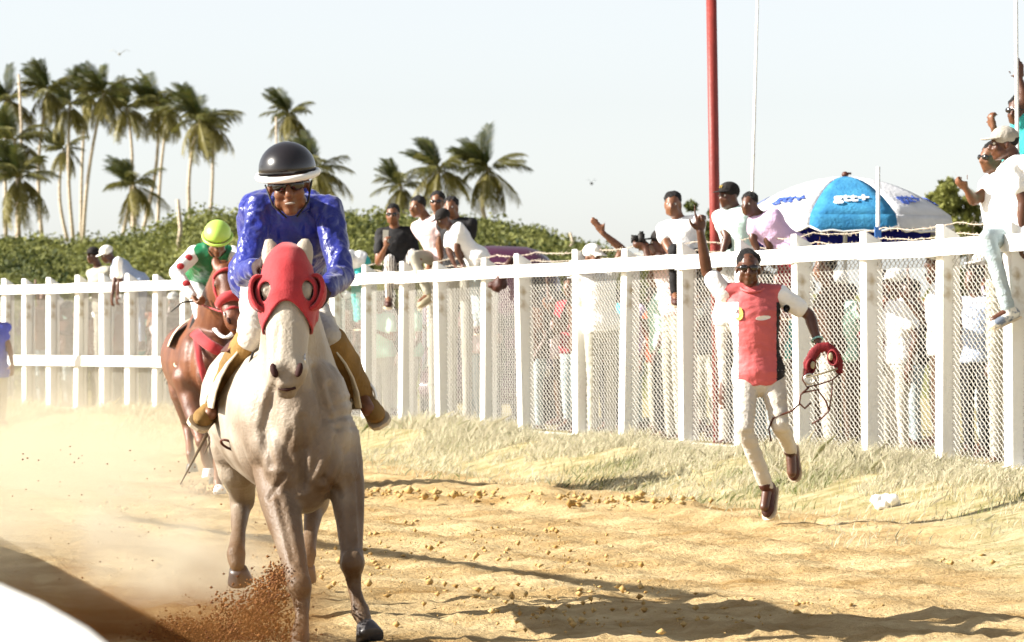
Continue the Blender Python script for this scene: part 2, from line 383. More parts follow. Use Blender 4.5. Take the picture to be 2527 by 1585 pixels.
# ------------------------------------------------------------------ white fence with wire mesh
M_white = mat('white_paint', (.42, .34, .22), .6, col2=(.80, .79, .75), scale=5, bump=.3, bscale=30, detail=9, lo=.26, hi=.40)
M_wire = mat('galvanised_wire', (.43, .41, .37), .5, var=.1, scale=20, spec=.5)
M_rust = mat('barbed_wire', (.45, .38, .30), .7, var=.25, scale=30)
FH = 1.75
POSTS = [-190, -115, -48, 16, 67, 124, 188, 250, 310, 374, 440, 508, 577, 648, 720, 794, 868, 955, 1045, 1150, 1240, 1370, 1478, 1621, 1752, 1895, 2055, 2230, 2395, 2590]
PP = [Vector((*[float(q) for q in fence_at(x)], ZB)) for x in POSTS]
fence = empty('fence', PP[-4]); tag(fence, 'long white post fence with wire mesh and flat top rail along the track', 'fence')
FO = fence.location
def fdir(i): j = min(max(i, 0), len(PP)-2); return (PP[j+1]-PP[j]).normalized()
def make_fence():
    pw = .145
    post = MB()                  # slanted top: high on the track side
    z0, z1, z2 = -.35, FH+.11, FH+.02
    a = pw/2; Vs = [(-a,-a,z0),(a,-a,z0),(a,a,z0),(-a,a,z0),(-a,-a,z1),(a,-a,z1),(a,a,z2),(-a,a,z2)]
    post.add(Vs, [(0,3,2,1),(4,5,6,7),(0,1,5,4),(1,2,6,5),(2,3,7,6),(3,0,4,7)])
    pm = post.mesh('post'); bm = bmesh.new(); bm.from_mesh(pm); bmesh.ops.bevel(bm, geom=bm.edges[:], offset=.008, segments=1, affect='EDGES'); bm.to_mesh(pm); bm.free(); pm.materials.append(M_white)
    # chain link net 1.5 m wide, 1.55 m high
    c = .046; st = .026; w = MB()
    nw = int(1.5/c); ns = int(1.56/st); r = .0042
    V = []; F = []
    for i in range(nw+1):
        pts = []
        for k in range(ns+1):
            x = -.75+i*c + (c*.52 if (k+i) % 2 else -c*.52)
            pts.append((x + .004*math.sin(i*1.7+k*.3), .004 if k % 2 else -.004, .08+k*st))
        n0 = len(V)
        for p in pts:
            for q in range(3): an = q*2.094; V.append((p[0]+r*math.cos(an), p[1]+r*math.sin(an), p[2]))
        for k in range(ns):
            for q in range(3): F.append((n0+k*3+q, n0+k*3+(q+1) % 3, n0+k*3+3+(q+1) % 3, n0+k*3+3+q))
    net = bpy.data.meshes.new('wire_mesh'); net.from_pydata(V, [], F); net.update(); net.materials.append(M_wire)
    for i, p in enumerate(PP):
        d = fdir(i); rz = math.atan2(d.y, d.x)+random.uniform(-.05, .05)
        o = bpy.data.objects.new('post', pm); COL.objects.link(o); o.parent = fence; o.location = p-FO+Vector((0,0,random.uniform(-.02, .02)))
        o.rotation_euler = (random.uniform(-.02, .02), random.uniform(-.02, .02), rz); 
        if i == len(PP)-1: continue
        q = PP[i+1]; mid = (p+q)/2; L = (q-p).length; nrm = Vector((d.y, -d.x, 0)); 
        if nrm.x > 0: nrm = -nrm                  # towards the track
        ang = math.atan2(d.y, d.x)
        o = bpy.data.objects.new('wire_mesh', net); COL.objects.link(o); o.parent = fence; o['kind'] = 'stuff'
        o.location = mid-FO-nrm*.02; o.rotation_euler = (0, 0, ang); o.scale = (L/1.5, 1, 1)
        # flat rail board on the track face, jogging a little from bay to bay
        b = MB(); Mx = Matrix.Rotation(ang, 3, 'Z') @ Matrix.Rotation(random.uniform(-.006, .006), 3, 'Y')
        b.box((0,0,0), (L+.01, .05, .125), Mx)
        o = b.build('rail', M_white, fence); o.location = mid-FO+nrm*(.099+.003*(i % 2))+Vector((0,0,FH-.06+random.uniform(-.006, .006)))
        b = MB(); b.box((0,0,0), (L-.1, .09, .34), Matrix.Rotation(ang, 3, 'Z')); o = b.build('kerb', M_white, fence); o.location = mid-FO+Vector((0,0,-.11))
        if POSTS[i] < 440:
            b = MB(); b.box((0,0,0), (L+.01, .05, .14), Matrix.Rotation(ang, 3, 'Z')); o = b.build('middle_rail', M_white, fence); o.location = mid-FO+nrm*(.099+.003*(i % 2))+Vector((0,0,.70))
        if POSTS[i] > 780:
            for hz in (FH+.13, FH+.05):
                bw = MB(); K = 10; pts = []
                for k in range(K+1):
                    t = k/K; pts.append(p.lerp(q, t)-FO-nrm*.088+Vector((0,0,hz-.03*math.sin(math.pi*t)+random.uniform(-.006, .006))))
                bw.tube(pts, .004, 4)
                for k in range(1, K*2):
                    t = k/(K*2); c0 = p.lerp(q, t)-FO-nrm*.088+Vector((0,0,hz-.03*math.sin(math.pi*t)))
                    e = Vector((random.uniform(-1,1), random.uniform(-1,1), random.uniform(-1,1))).normalized()*.022; bw.tube([c0-e, c0+e], .0028, 3)
                bw.build('barbed_wire', M_rust, fence)
make_fence()

# ------------------------------------------------------------------ verge grass
M_grass = mat('dry_grass', (.14, .17, .045), .8, col2=(.54, .49, .36), attr='rnd', scale=1.2, trans=.35, spec=.2)
def make_grass():
    P = []; H = []; C = []
    n = 230000
    Y = 26+36*RNG.random(n)**1.25; dd = 2.3*RNG.random(n)**1.5-.05
    X = fenceX(Y)-dd/.96; Z, d = bank(X, Y)
    f = fbm(X*1.3, Y*.7, 3, 51); f2 = fbm(X*.8, Y*.45, 2, 61)
    keep = (RNG.random(n) < np.clip(.95-.48*d-.9*(f < .50)*(d > .35)-.4*(Y < 31), .03, 1)) & (abs(X) < Y*.135) & (d > .03)
    X, Y, Z, d, f, f2 = (q[keep] for q in (X, Y, Z, d, f, f2))
    tall = sstep(1.5, .3, d)*sstep(.3, .6, f2)*sstep(29, 34, Y)
    h = (.035+.07*RNG.random(len(X)))*(1+1.7*tall*RNG.random(len(X)))
    green = sstep(.53, .68, fbm(X*1.6, Y*.8, 2, 91))
    tone = np.clip(.88-.75*green*sstep(.2, 1.2, d)*RNG.random(len(X))-.5*RNG.random(len(X))**2, 0, 1)
    a = RNG.random(len(X))*6.283; w = .002+.003*RNG.random(len(X))
    lean = np.stack([RNG.normal(size=len(X))*.5+.35, RNG.normal(size=len(X))*.4], -1)*h[:, None]
    B = np.stack([X, Y, Z-.012], -1); sx = np.stack([np.cos(a)*w, np.sin(a)*w, 0*a], -1)
    m = B+np.concatenate([lean*.35, (h*.6)[:, None]], 1); t = B+np.concatenate([lean, h[:, None]], 1)
    V = np.stack([B-sx, B+sx, m+sx*.7, t, m-sx*.7], 1).reshape(-1, 3); F = np.arange(len(V)).reshape(-1, 5)
    o = soup('grass', V, F, np.repeat(tone, 5), M_grass); tag(o, 'dry tan grass with green tufts along the foot of the fence', 'grass', kind='stuff')
make_grass()

# loose clods lying on the track
M_clod = mat('dirt_clod', (.34, .2, .06), .95, col2=(.5, .35, .15), scale=9, bump=.6, bscale=30)
def clod_soup(name, P, S, mt):
    ico = np.array([(0,0,1),(.9,0,.2),(0,.9,.1),(-.9,0,.15),(0,-.9,.2),(.1,0,-.8)]); tri = np.array([(0,1,2),(0,2,3),(0,3,4),(0,4,1),(5,2,1),(5,3,2),(5,4,3),(5,1,4)])
    n = len(P); V = ico[None]*(1+.35*RNG.normal(size=(n, 6, 1)))*S[:, None, None]*np.array([1, 1, .75]); a = RNG.random(n)*6.28; c, s = np.cos(a)[:, None], np.sin(a)[:, None]
    V = np.stack([V[..., 0]*c-V[..., 1]*s, V[..., 0]*s+V[..., 1]*c, V[..., 2]], -1)+P[:, None]
    F = (tri[None]+6*np.arange(n)[:, None, None]).reshape(-1, 3); return soup(name, V.reshape(-1, 3), F, np.zeros(len(V)*6), mt)
def make_clods():
    n = 9000; Y = 17+20*RNG.random(n)**1.1; X = (RNG.random(n)-.4)*Y*.26
    f = fbm(X*.7, Y*.35, 3, 13); Z, d = bank(X, Y); keep = (RNG.random(n) < .55*sstep(.45, .68, f)) & (d > .8)
    X, Y = X[keep], Y[keep]; S = .005+.022*RNG.random(len(X))**4; P = np.stack([X, Y, .012+0*X+bank(X, Y)[0]], -1)
    m = 240; t = RNG.random(m); v = RNG.normal(size=m)*.22; x = -1.3+2.7*t+v*.65; y = 33.4-2.4*t+v; 
    P = np.concatenate([P, np.stack([x, y, .04+.07*RNG.random(m)+bank(x, y)[0]], -1)]); S = np.concatenate([S, (.012+.034*RNG.random(m)**2)])
    o = clod_soup('dirt_clods', P, S, M_clod); tag(o, 'loose dirt clods scattered over the churned track', 'clods', kind='stuff')
make_clods()
# ------------------------------------------------------------------ people
M_skin = mat('skin_dark', (.078, .027, .012), .42, var=.15, scale=12, spec=.5, bump=.1, bscale=80)
M_skin2 = mat('skin_brown', (.155, .062, .028), .45, var=.12, scale=12, spec=.45, bump=.1, bscale=80)
M_hair = mat('black_hair', (.008, .006, .006), .7, var=.3, scale=60, bump=1., bscale=140)
M_lens = mat('dark_lens', (.006, .004, .004), .12, var=.1, spec=.8)
M_eyew = mat('eye_white', (.7, .66, .6), .3, var=.03)
M_black = mat('black_cloth', (.010, .009, .010), .75, var=.3, scale=10, bump=.4, bscale=50)
def cloth(name, col, rough=.85, var=.08, bump=.5, bscale=35, **k): return mat(name, col, rough, var, 5, bump, bscale, **k)
M_tee = cloth('white_tee', (.80, .79, .78)); M_pink = cloth('pale_pink_shirt', (.72, .55, .55)); M_lilac = cloth('lilac_shirt', (.60, .42, .60))
M_jean = cloth('blue_grey_jeans', (.26, .33, .36), bscale=60, col2=(.42, .48, .49)); M_grey = cloth('grey_trousers', (.36, .34, .28)); M_stone = cloth('stone_trousers', (.50, .46, .40))
M_maroon = cloth('maroon_shorts', (.24, .015, .03)); M_teal = cloth('teal_shirt', (.05, .42, .40)); M_mint = cloth('mint_shirt', (.45, .68, .55)); M_blueshirt = cloth('blue_shirt', (.03, .05, .42)); M_steel = cloth('steel_blue_shirt', (.36, .42, .55))
M_shoe = mat('brown_shoe', (.055, .016, .010), .55, var=.3, scale=9, bump=.3, bscale=50); M_tan = mat('tan_shoe', (.35, .30, .2), .8, scale=9); M_sole = mat('pale_sole', (.6, .5, .36), .8)

def frame(F, U):
    F = Vector(F).normalized(); U = Vector(U); U = (U-F*U.dot(F)).normalized(); L = U.cross(F)
    return F, U, L, Matrix((L, F, U)).transposed()
CURL = {'fist': (1.25,)*4, 'relax': (.45, .5, .55, .6), 'open': (.08, .05, .06, .1), 'point': (.03, 1.3, 1.35, 1.4), 'grip': (.95, 1., 1.05, 1.1)}
def add_hand(b, wrist, d, nrm, side, pose='relax', s=1., fr=.0095):
    """d: direction of the palm, nrm: outward normal of the palm side, side: +1 left hand, -1 right hand"""
    d = Vector(d).normalized(); nrm = Vector(nrm); nrm = (nrm-d*nrm.dot(d)).normalized(); t = d.cross(nrm)*side   # t points to the thumb side
    M = Matrix((t, d, nrm)).transposed()
    b.ell(wrist+d*.05*s, (.041*s, .058*s, .017*s), M)
    for k in range(4):
        c = CURL[pose][k]; o = (1.5-k)*.0195*s; ln = (.037, .042, .039, .030)[k]*s
        p = wrist+d*.088*s+t*o; a = 0.; r = fr*s*(.95 if k < 3 else .85)
        dirn = (d+t*(1.5-k)*.06).normalized()
        for ph in range(3):
            a += c*(.75 if ph else .9); q = dirn*math.cos(a)+nrm*math.sin(a); e = p+q*ln*(1, .72, .58)[ph]; b.cap(p, e, r, r*.9, 8); p = e; r *= .9
    ta = .35 if pose in ('open', 'point', 'relax') else .9
    p = wrist+d*.022*s+t*.032*s; q = (t*.75+d*.65+nrm*ta*.6).normalized(); e = p+q*.045*s; b.cap(p, e, fr*1.35*s, fr*1.1*s, 8)
    q2 = (q*.6+d*.6+nrm*ta).normalized(); b.cap(e, e+q2*.032*s, fr*1.05*s, fr*.9*s, 8)
def add_head(b, c, F, U, s=1.):
    F, U, L, M = frame(F, U); c = Vector(c); P = lambda l, f, u: c+(L*l+F*f+U*u)*s
    e = lambda l, f, u, a, bb, cc: b.ell(P(l, f, u), (a*s, bb*s, cc*s), M)
    e(0, -.008, .032, .076, .096, .086); e(0, .026, -.045, .058, .062, .072); e(0, .060, -.098, .030, .026, .022)
    e(0, .080, .022, .052, .018, .014)
    b.cap(P(0, .088, .012), P(0, .112, -.030), .010*s, .017*s, 8); e(0, .10, -.036, .022, .013, .010)
    for k in (-1, 1):
        e(k*.036, .064, -.030, .026, .026, .030); e(k*.078, -.008, -.012, .010, .021, .032); e(k*.05, .02, -.07, .016, .045, .030)
    e(0, .086, -.060, .027, .013, .0085); e(0, .084, -.073, .023, .014, .009)
def lerp(a, b, t): return Vector(a)+(Vector(b)-Vector(a))*t
def human(label, base, head, face, neck, pel, lat, arms, legs, skin=None, shirt=None, pants=None, shoes=None, hair=None, s=1., hs=1., up=(0,0,1), vox=.0115, sleeve=.55,
          hat=None, glasses=False, eyes=True, group=None, leglen=.97, wr=.007, name='person', girth=1., hoods=None, paint=None, sleeve_mat=None, cat='person', hem=-.09, tg=1., wr2=0., shirt_wf=9, fold=(1,1,1)):
    skin = skin or M_skin; pants = pants or M_grey; shirt = shirt or M_tee; shoes = shoes or M_shoe; hair = hair or M_hair
    base = Vector(base); root = empty(name, base); tag(root, label, cat, group)
    head, neck, pel = Vector(head), Vector(neck), Vector(pel); lat = Vector(lat).normalized()
    ax = (neck-pel).normalized(); lat = (lat-ax*lat.dot(ax)).normalized(); fr = lat.cross(ax)
    F, U, L, M = frame(face, up); g = s*girth
    def torso(b, inf=0., bot=-.10, top=1.0, flare=0.):
        T = (neck-pel); n = T.length; ts = [bot/n if n else 0, 0, .22, .45, .68, .86, 1.0]; rx = [.150, .165, .146, .152, .178, .180, .085]; ry = [.095, .115, .102, .108, .124, .104, .062]
        bend = [0, 0, .01, .02, .01, -.01, -.015]
        pts = [pel+T*t+fr*q*s for t, q in zip(ts, bend)]
        b.tube(pts, [q*g*tg+inf+(flare if k < 2 else 0) for k, q in enumerate(rx)], 18, [q*g*tg+inf+(flare if k < 2 else 0) for k, q in enumerate(ry)], up=fr)
    sh = {k: neck-ax*.055*s+lat*(k*.172*s) for k in (1, -1)}; hp = {k: pel-ax*.045*s+lat*(k*.088*s) for k in (1, -1)}
    for k in (1, -1):
        if k in arms and 'sh' in arms[k]: sh[k] = Vector(arms[k]['sh'])
    LG = {}
    for k in (1, -1):
        if k in legs: LG[k] = [Vector(q) for q in legs[k][:2]]+[Vector(legs[k][2]).normalized()]
        else:
            a = Vector((hp[k].x, hp[k].y, base.z+.09)); LG[k] = [lerp(hp[k], a, .48)+fr*.03, a, Vector((fr.x, fr.y, -.1)).normalized()]
    b = MB(base); torso(b); add_head(b, head, F, U, hs*s)
    b.tube([neck-ax*.03*s, lerp(neck, head, .5)-F*.012, head-U*.03*s-F*.018*s], [.062*s, .052*s, .054*s], 12)
    for k in (1, -1):
        b.ell(sh[k], (.058*g,)*3); b.cap(neck-ax*.012*s, sh[k]+ax*.012*s, .046*g, .044*g)
        if k in arms:
            el, wr_ = Vector(arms[k]['el']), Vector(arms[k]['wr'])
            b.cap(sh[k], el, .052*g, .041*g); m = lerp(el, wr_, .25); b.cap(el, m, .040*g, .043*g); b.cap(m, wr_, .043*g, .027*g)
            hd = Vector(arms[k].get('hd', (wr_-el))); hn = Vector(arms[k].get('hn', -fr if abs(hd.normalized().dot(fr)) < .9 else -ax))
            add_hand(b, wr_, hd, hn, k, arms[k].get('pose', 'relax'), s*1.03, .0095 if vox < .009 else .011)
        kn, an, td = LG[k]; b.cap(hp[k], kn, .082*g, .056*g); m = lerp(kn, an, .3)-fr*.012; b.cap(kn, m, .055*g, .056*g); b.cap(m, an, .055*g, .036*g)
        b.cap(an-Vector((0,0,.02)), an+td*.12*s-Vector((0,0,.03)), .036*s, .032*s)
    b.remesh('body', skin, root, vox, 3)
    if shirt is not False:
        b = MB(base); torso(b, .012*s, hem, flare=.018)
        for k in (1, -1):
            c = MB(base); q = b if sleeve_mat is None else c
            q.ell(sh[k], (.066*g,)*3); b.cap(neck-ax*.028*s, sh[k]+ax*.008*s, .058*g, .058*g)
            if k in arms and sleeve > 0:
                el, wr_ = Vector(arms[k]['el']), Vector(arms[k]['wr'])
                if sleeve <= 1: q.cap(sh[k], lerp(sh[k], el, sleeve), .067*g, .066*g)
                else: q.cap(sh[k], el, .066*g, .055*g); q.cap(el, lerp(el, wr_, sleeve-1), .056*g, .043*g)
            if sleeve_mat is not None: c.remesh('sleeve', sleeve_mat, root, vox, 4, wr=wr*.8, wf=shirt_wf)
        b.remesh('shirt', shirt, root, vox, 3, wr=wr, wf=shirt_wf, ws=fold, wr2=wr2, paint=paint)
    b = MB(base); b.ell(pel-ax*.05*s, (.170*g, .125*g, .12*g), Matrix((lat, fr, ax)).transposed())
    T = neck-pel; b.tube([pel-ax*.12*s, pel-ax*.02*s, pel+ax*.07*s], [.14*g, .168*g, .150*g], 16, [.10*g, .120*g, .105*g], up=fr)
    for k in (1, -1):
        kn, an, td = LG[k]; b.cap(hp[k], kn, .088*g, .061*g); b.cap(kn, lerp(kn, an, leglen), .060*g, .046*g) 
    b.remesh('trousers', pants, root, vox, 2, wr=min(wr, .007), wf=8, ws=(.6, .8, 1.9), wr2=wr2*.6)
    for k in (1, -1):
        kn, an, td = LG[k]; dn = Vector((an-kn)).normalized(); b = MB(base)
        sd = td.cross(dn).normalized(); up_ = sd.cross(td).normalized()
        if up_.dot(dn) > 0: up_ = -up_
        Mx = Matrix((sd, td, up_)).transposed(); o = an-up_*.055*s
        b.ell(o+td*.07*s, (.046*s, .135*s, .046*s), Mx); b.ell(o-td*.015*s+up_*.01*s, (.041*s, .060*s, .055*s), Mx); b.cap(an+up_*.03, o, .047*s, .044*s); b.ell(o+td*.12*s-up_*.006, (.049*s, .085*s, .034*s), Mx)
        shoe = b.remesh('shoe', shoes, root, .011, 3)
        b = MB(base); pr = [(-.055, .036), (0, .043), (.07, .045), (.14, .053), (.185, .044), (.205, .02)]
        ring = [o+td*q*s+sd*w*s-up_*.047*s for q, w in pr]+[o+td*q*s-sd*w*s-up_*.047*s for q, w in pr[::-1]]; n = len(ring)
        b.add(ring+[p+up_*.016*s for p in ring], [tuple(range(n)), tuple(range(n, 2*n))[::-1]]+[(i, i+n, (i+1) % n+n, (i+1) % n) for i in range(n)])
        b.build('sole', M_sole, shoe)
    P = lambda l, f, u: head+(L*l+F*f+U*u)*s*hs
    if hair is not False:
        b = MB(base); b.ell(P(0, -.022, .046), (.083*s*hs, .096*s*hs, .083*s*hs), M)
        if hat is None:
            for q in range(40):
                a = random.uniform(0, 6.28); z = random.uniform(.1, 1); h_ = math.sqrt(1-z*z); b.ell(P(.08*h_*math.cos(a), -.022+.09*h_*math.sin(a), .046+.08*z), (.014*s,)*3, nu=6, nv=4)
        b.remesh('hair', hair, root, .010, 1)
    if hat: hat(root, base, P, F, U, L, M, s*hs)
    if glasses:
        g_ = MB(base)
        for k in (-1, 1):
            g_.ell(P(k*.034, .094, .004), (.031*s*hs, .012*s*hs, .021*s*hs), M @ Matrix.Rotation(-k*.25, 3, 'Z')); g_.cap(P(k*.06, .082, .010), P(k*.082, -.01, .004), .004*s, .004*s, 6)
        g_.cap(P(-.012, .104, .010), P(.012, .104, .010), .005*s, .005*s, 6); g_.build('sunglasses', M_lens, root, True)
    elif eyes:
        for k in (-1, 1):
            b = MB(base); b.ell(P(k*.031, .082, .004), (.014*s, .011*s, .0095*s), M, 10, 6); e = b.build('eye', M_eyew, root, True)
            b = MB(base); b.ell(P(k*.030, .0915, .004), (.007*s, .004*s, .007*s), M, 8, 6); b.build('iris', M_lens, e, True)
    return root
def cap_hat(m, brim_dir=0., mark=None, tilt=.0):
    def f(root, base, P, F, U, L, M, s):
        b = MB(base); b.ell(P(0, -.008, .055), (.092*s, .108*s, .082*s), M)
        o = b.remesh('cap', m, root, .010, 2)
        d = (F*math.cos(brim_dir)+L*math.sin(brim_dir)); sd = U.cross(d); b = MB(base); V = []
        for k in range(9):
            a = -1.15+2.3*k/8; V.append(P(0, -.005, .05)+(d*math.cos(a)*.10+sd*math.sin(a)*.088)*s)
        for k in range(9):
            a = -1.15+2.3*k/8; V.append(P(0, -.005, .037-tilt)+(d*(.105+.075*math.cos(a*1.2))+sd*math.sin(a)*.084)*s)
        V += [v-U*.006*s for v in V]; Fs = []
        for k in range(8): Fs += [(k, k+1, k+10, k+9), (k+18, k+27, k+28, k+19), (k+9, k+10, k+28, k+27)]
        b.add(V, Fs+[(0, 9, 27, 18), (8, 26, 35, 17)]); b.build('brim', m, o, True)
        if mark: mark(root, base, P, F, U, L, M, s, o)
    return f
M_capb = mat('black_cap', (.012, .009, .008), .8, var=.3, scale=14, bump=.5, bscale=80); M_capw = cloth('white_cap', (.8, .78, .72)); M_capg = cloth('grey_cap', (.36, .33, .28))

# ------------------------------------------------------------------ horses
M_hoofp = mat('pale_hoof', (.45, .37, .28), .5, scale=14); M_hoofd = mat('dark_hoof', (.05, .045, .045), .4, scale=14, spec=.5)
M_nost = mat('nostril', (.03, .008, .006), .8); M_heye = mat('horse_eye', (.01, .006, .004), .08, spec=.8)
def horse(label, base, spine, neck, head, legs, coat, group, hoof, muscles=(), ears=None, vox=.013, paint=None, tail=None, ear_mat=None, dark=None, grooves=()):
    """spine: (point, half width, half height) from breast to dock; neck likewise; head: poll, muzzle end, forehead normal"""
    base = Vector(base); root = empty('horse', base); tag(root, label, 'horse', group); b = MB(base)
    sp = [Vector(p) for p, _, _ in spine]
    b.tube(sp, [w for _, w, _ in spine], 22, [h for _, _, h in spine], up=(0,0,1)); b.ell(sp[0], (spine[0][1]*.9, .10, spine[0][2]*.9)); b.ell(sp[-1], (spine[-1][1], .10, spine[-1][2]))
    nk = [Vector(p) for p, _, _ in neck]; b.tube(nk, [w for _, w, _ in neck], 18, [h for _, _, h in neck], up=(0,-.6,1))
    poll, muz, fn = Vector(head[0]), Vector(head[1]), Vector(head[2]).normalized()
    ax = (muz-poll); HL = ax.length; ax.normalize(); fn = (fn-ax*fn.dot(ax)).normalized(); lt = ax.cross(fn)      # fn: out of the forehead
    M = Matrix((lt, fn, ax)).transposed(); P = lambda l, f, t: poll+lt*l+fn*f+ax*(t*HL)
    prof = [(-.05, .055, .06, .0), (.05, .080, .10, -.02), (.18, .098, .125, -.04), (.32, .100, .130, -.05), (.45, .096, .116, -.045), (.60, .090, .098, -.032), (.74, .084, .084, -.024), (.86, .084, .076, -.022), (.95, .072, .060, -.026), (1.0, .046, .040, -.03)]
    b.tube([P(0, o, t) for t, _, _, o in prof], [w for _, w, _, _ in prof], 18, [h for _, _, h, _ in prof], up=fn)
    for k in (-1, 1):
        b.ell(P(k*.062, -.085, .30), (.035, .080, .085), M); b.ell(P(k*.088, .025, .27), (.026, .03, .04), M)          # cheek, eye ridge
        b.ell(P(k*.045, .028, .88), (.024, .030, .042), M); b.cap(P(k*.05, .0, .42), P(k*.045, .012, .68), .03, .024)
    b.ell(P(0, .01, .55), (.040, .045, .19), M); b.ell(P(0, -.055, 1.0), (.040, .035, .036), M); b.ell(P(0, .0, .985), (.045, .032, .030), M)
    for pts in legs:
        q = [Vector(p) for p, _ in pts[:-1]]; r = [w for _, w in pts[:-1]]
        b.tube(q, r, 14)
        for p, w in zip(q, r): b.ell(p, (w*1.02,)*3, nu=10, nv=6)
    for c, r in muscles: b.ell(c, r)
    if ears:
        for k, (eb, et) in zip((1, -1), ears):
            eb, et = Vector(eb), Vector(et); b.tube([eb-(et-eb)*.25, eb, lerp(eb, et, .45), lerp(eb, et, .8), et], [.034, .040, .044, .030, .010], 10, [.028, .028, .024, .018, .010], up=(0,-1,0))
    body = b.remesh('body', coat, root, vox, 2, wr=.004, wf=6, ws=(1,.6,.5), paint=paint)
    if grooves:                # sculpt muscle lines into the front of the body
        me = body.data; n_ = len(me.vertices); c_ = np.empty(n_*3); me.vertices.foreach_get('co', c_); c_ = c_.reshape(-1, 3); m_ = np.empty(n_*3); me.vertices.foreach_get('normal', m_); m_ = m_.reshape(-1, 3)
        wp = c_+np.array(base); px = 1205.5+wp[:, 0]*FV/wp[:, 1]; py = 799.6-(wp[:, 2]-CAMZ)*FV/wp[:, 1]; dd = np.zeros(n_)
        for pl, dep, wd in grooves:
            dep *= .72
            best = np.full(n_, 1e9)
            for (x0, y0), (x1, y1) in zip(pl[:-1], pl[1:]):
                L2 = (x1-x0)**2+(y1-y0)**2; t_ = np.clip(((px-x0)*(x1-x0)+(py-y0)*(y1-y0))/L2, 0, 1); best = np.minimum(best, np.hypot(px-x0-t_*(x1-x0), py-y0-t_*(y1-y0)))
            dd += -dep*np.exp(-(best/wd)**2)+.45*dep*np.exp(-((best-2*wd)/wd)**2)
        dd *= (m_[:, 1] < .15)*(wp[:, 1] < np.array(sp[3])[1]); c_ = c_+m_*dd[:, None]; me.vertices.foreach_set('co', c_.ravel()); me.update()
    co = np.empty(len(body.data.vertices)*3); body.data.vertices.foreach_get('co', co); co = co.reshape(-1, 3)+np.array(base)      # dust and sweat on legs and breast, plus their shade painted in brown
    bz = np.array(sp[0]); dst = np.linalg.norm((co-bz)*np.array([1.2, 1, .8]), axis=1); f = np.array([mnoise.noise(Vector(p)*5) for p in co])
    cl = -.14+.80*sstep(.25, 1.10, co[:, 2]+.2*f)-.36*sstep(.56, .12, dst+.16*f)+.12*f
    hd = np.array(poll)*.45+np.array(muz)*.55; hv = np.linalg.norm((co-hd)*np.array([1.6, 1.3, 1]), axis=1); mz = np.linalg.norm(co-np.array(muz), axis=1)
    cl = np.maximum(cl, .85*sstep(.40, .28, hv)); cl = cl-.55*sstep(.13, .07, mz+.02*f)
    body.data.attributes.new('coat_tone', 'FLOAT', 'POINT').data.foreach_set('value', cl.astype(np.float32))
    for k in (-1, 1):
        n = MB(base); n.ell(P(k*.052, .047, .915), (.017, .014, .032), M @ Matrix.Rotation(k*.55, 3, 'Z') @ Matrix.Rotation(-k*.3, 3, 'Y')); n.build('nostril', M_nost, root, True)
        n = MB(base); n.ell(P(k*.098, .018, .285), (.020, .026, .026), M); n.build('eye', M_heye, root, True)
    n = MB(base); n.tube([P(-.036, .002, 1.022), P(0, .006, 1.038), P(.036, .002, 1.022)], [.006, .009, .006], 6); n.build('mouth', M_nost, root, True)
    for pts, hm in zip(legs, hoof):
        p, w = Vector(pts[-1][0]), pts[-1][1]; q = Vector(pts[-2][0]); d = (p-q).normalized(); n = MB(base)
        n.tube([p-d*.075, p-d*.06, p-d*.012, p], [w*.70, w*.78, w*1.02, w*1.0], 14); n.build('hoof', hm, root, True)
    if tail:
        n = MB(base); t0, t1 = Vector(tail[0]), Vector(tail[1])
        for k in range(40):
            o = Vector((random.gauss(0, .05), random.gauss(0, .05), random.gauss(0, .05))); n.tube([t0+o*.2, lerp(t0, t1, .4)+o+Vector((0,0,.08)), t1+o*2.2], [.012, .014, .003], 5)
        n.build('tail', dark or coat, root, True)
    return root, body, P, M, (lt, fn, ax)
M_gh = mat('grey_horse_coat', (.075, .032, .006), .5, col2=(.39, .335, .265), scale=5., bump=.28, bscale=70, spec=.3, detail=9, attr='coat_tone', nk=.62)
M_bay = mat('bay_horse_coat', (.075, .019, .006), .5, col2=(.15, .045, .013), scale=4, bump=.2, bscale=60, spec=.5)
M_red = mat('red_hood_cloth', (.36, .022, .028), .75, var=.14, scale=10, bump=.15, bscale=120, sheen=.2)
M_leather = mat('brown_leather', (.07, .018, .008), .5, var=.3, scale=20, bump=.3, bscale=60)
M_steelm = mat('steel', (.6, .58, .55), .3, metal=1., var=.1)
M_blackm = mat('black_strap', (.012, .010, .009), .6, var=.2)

# grey horse, root under the girth
H0 = Vector((W(680, 800, 18.7).x, 18.7, 0))
g_spine = [(W(708, 1060, 18.28), .15, .17), (W(698, 1010, 18.37), .215, .29), (W(688, 990, 18.55), .262, .34), (W(672, 980, 18.85), .28, .345), (W(650, 972, 19.3), .298, .33), (W(628, 960, 19.75), .28, .30), (W(608, 945, 20.15), .275, .30), (W(598, 935, 20.42), .20, .24)]
g_neck = [(W(695, 930, 18.55), .20, .32), (W(690, 850, 18.42), .155, .27), (W(684, 760, 18.28), .118, .215), (W(678, 680, 18.14), .095, .165), (W(676, 630, 18.05), .075, .11)]
legA = [(W(790, 1030, 18.35), .105), (W(804, 1090, 18.36), .092), (W(816, 1150, 18.33), .076), (W(824, 1230, 18.27), .058), (W(827, 1300, 18.2), .046), (W(829, 1328, 18.18), .054), (W(831, 1352, 18.17), .036), (W(836, 1390, 18.16), .027), (W(844, 1424, 18.14), .030), (W(848, 1438, 18.13), .040), (W(857, 1462, 18.10), .032), (W(872, 1503, 18.03), .060)]
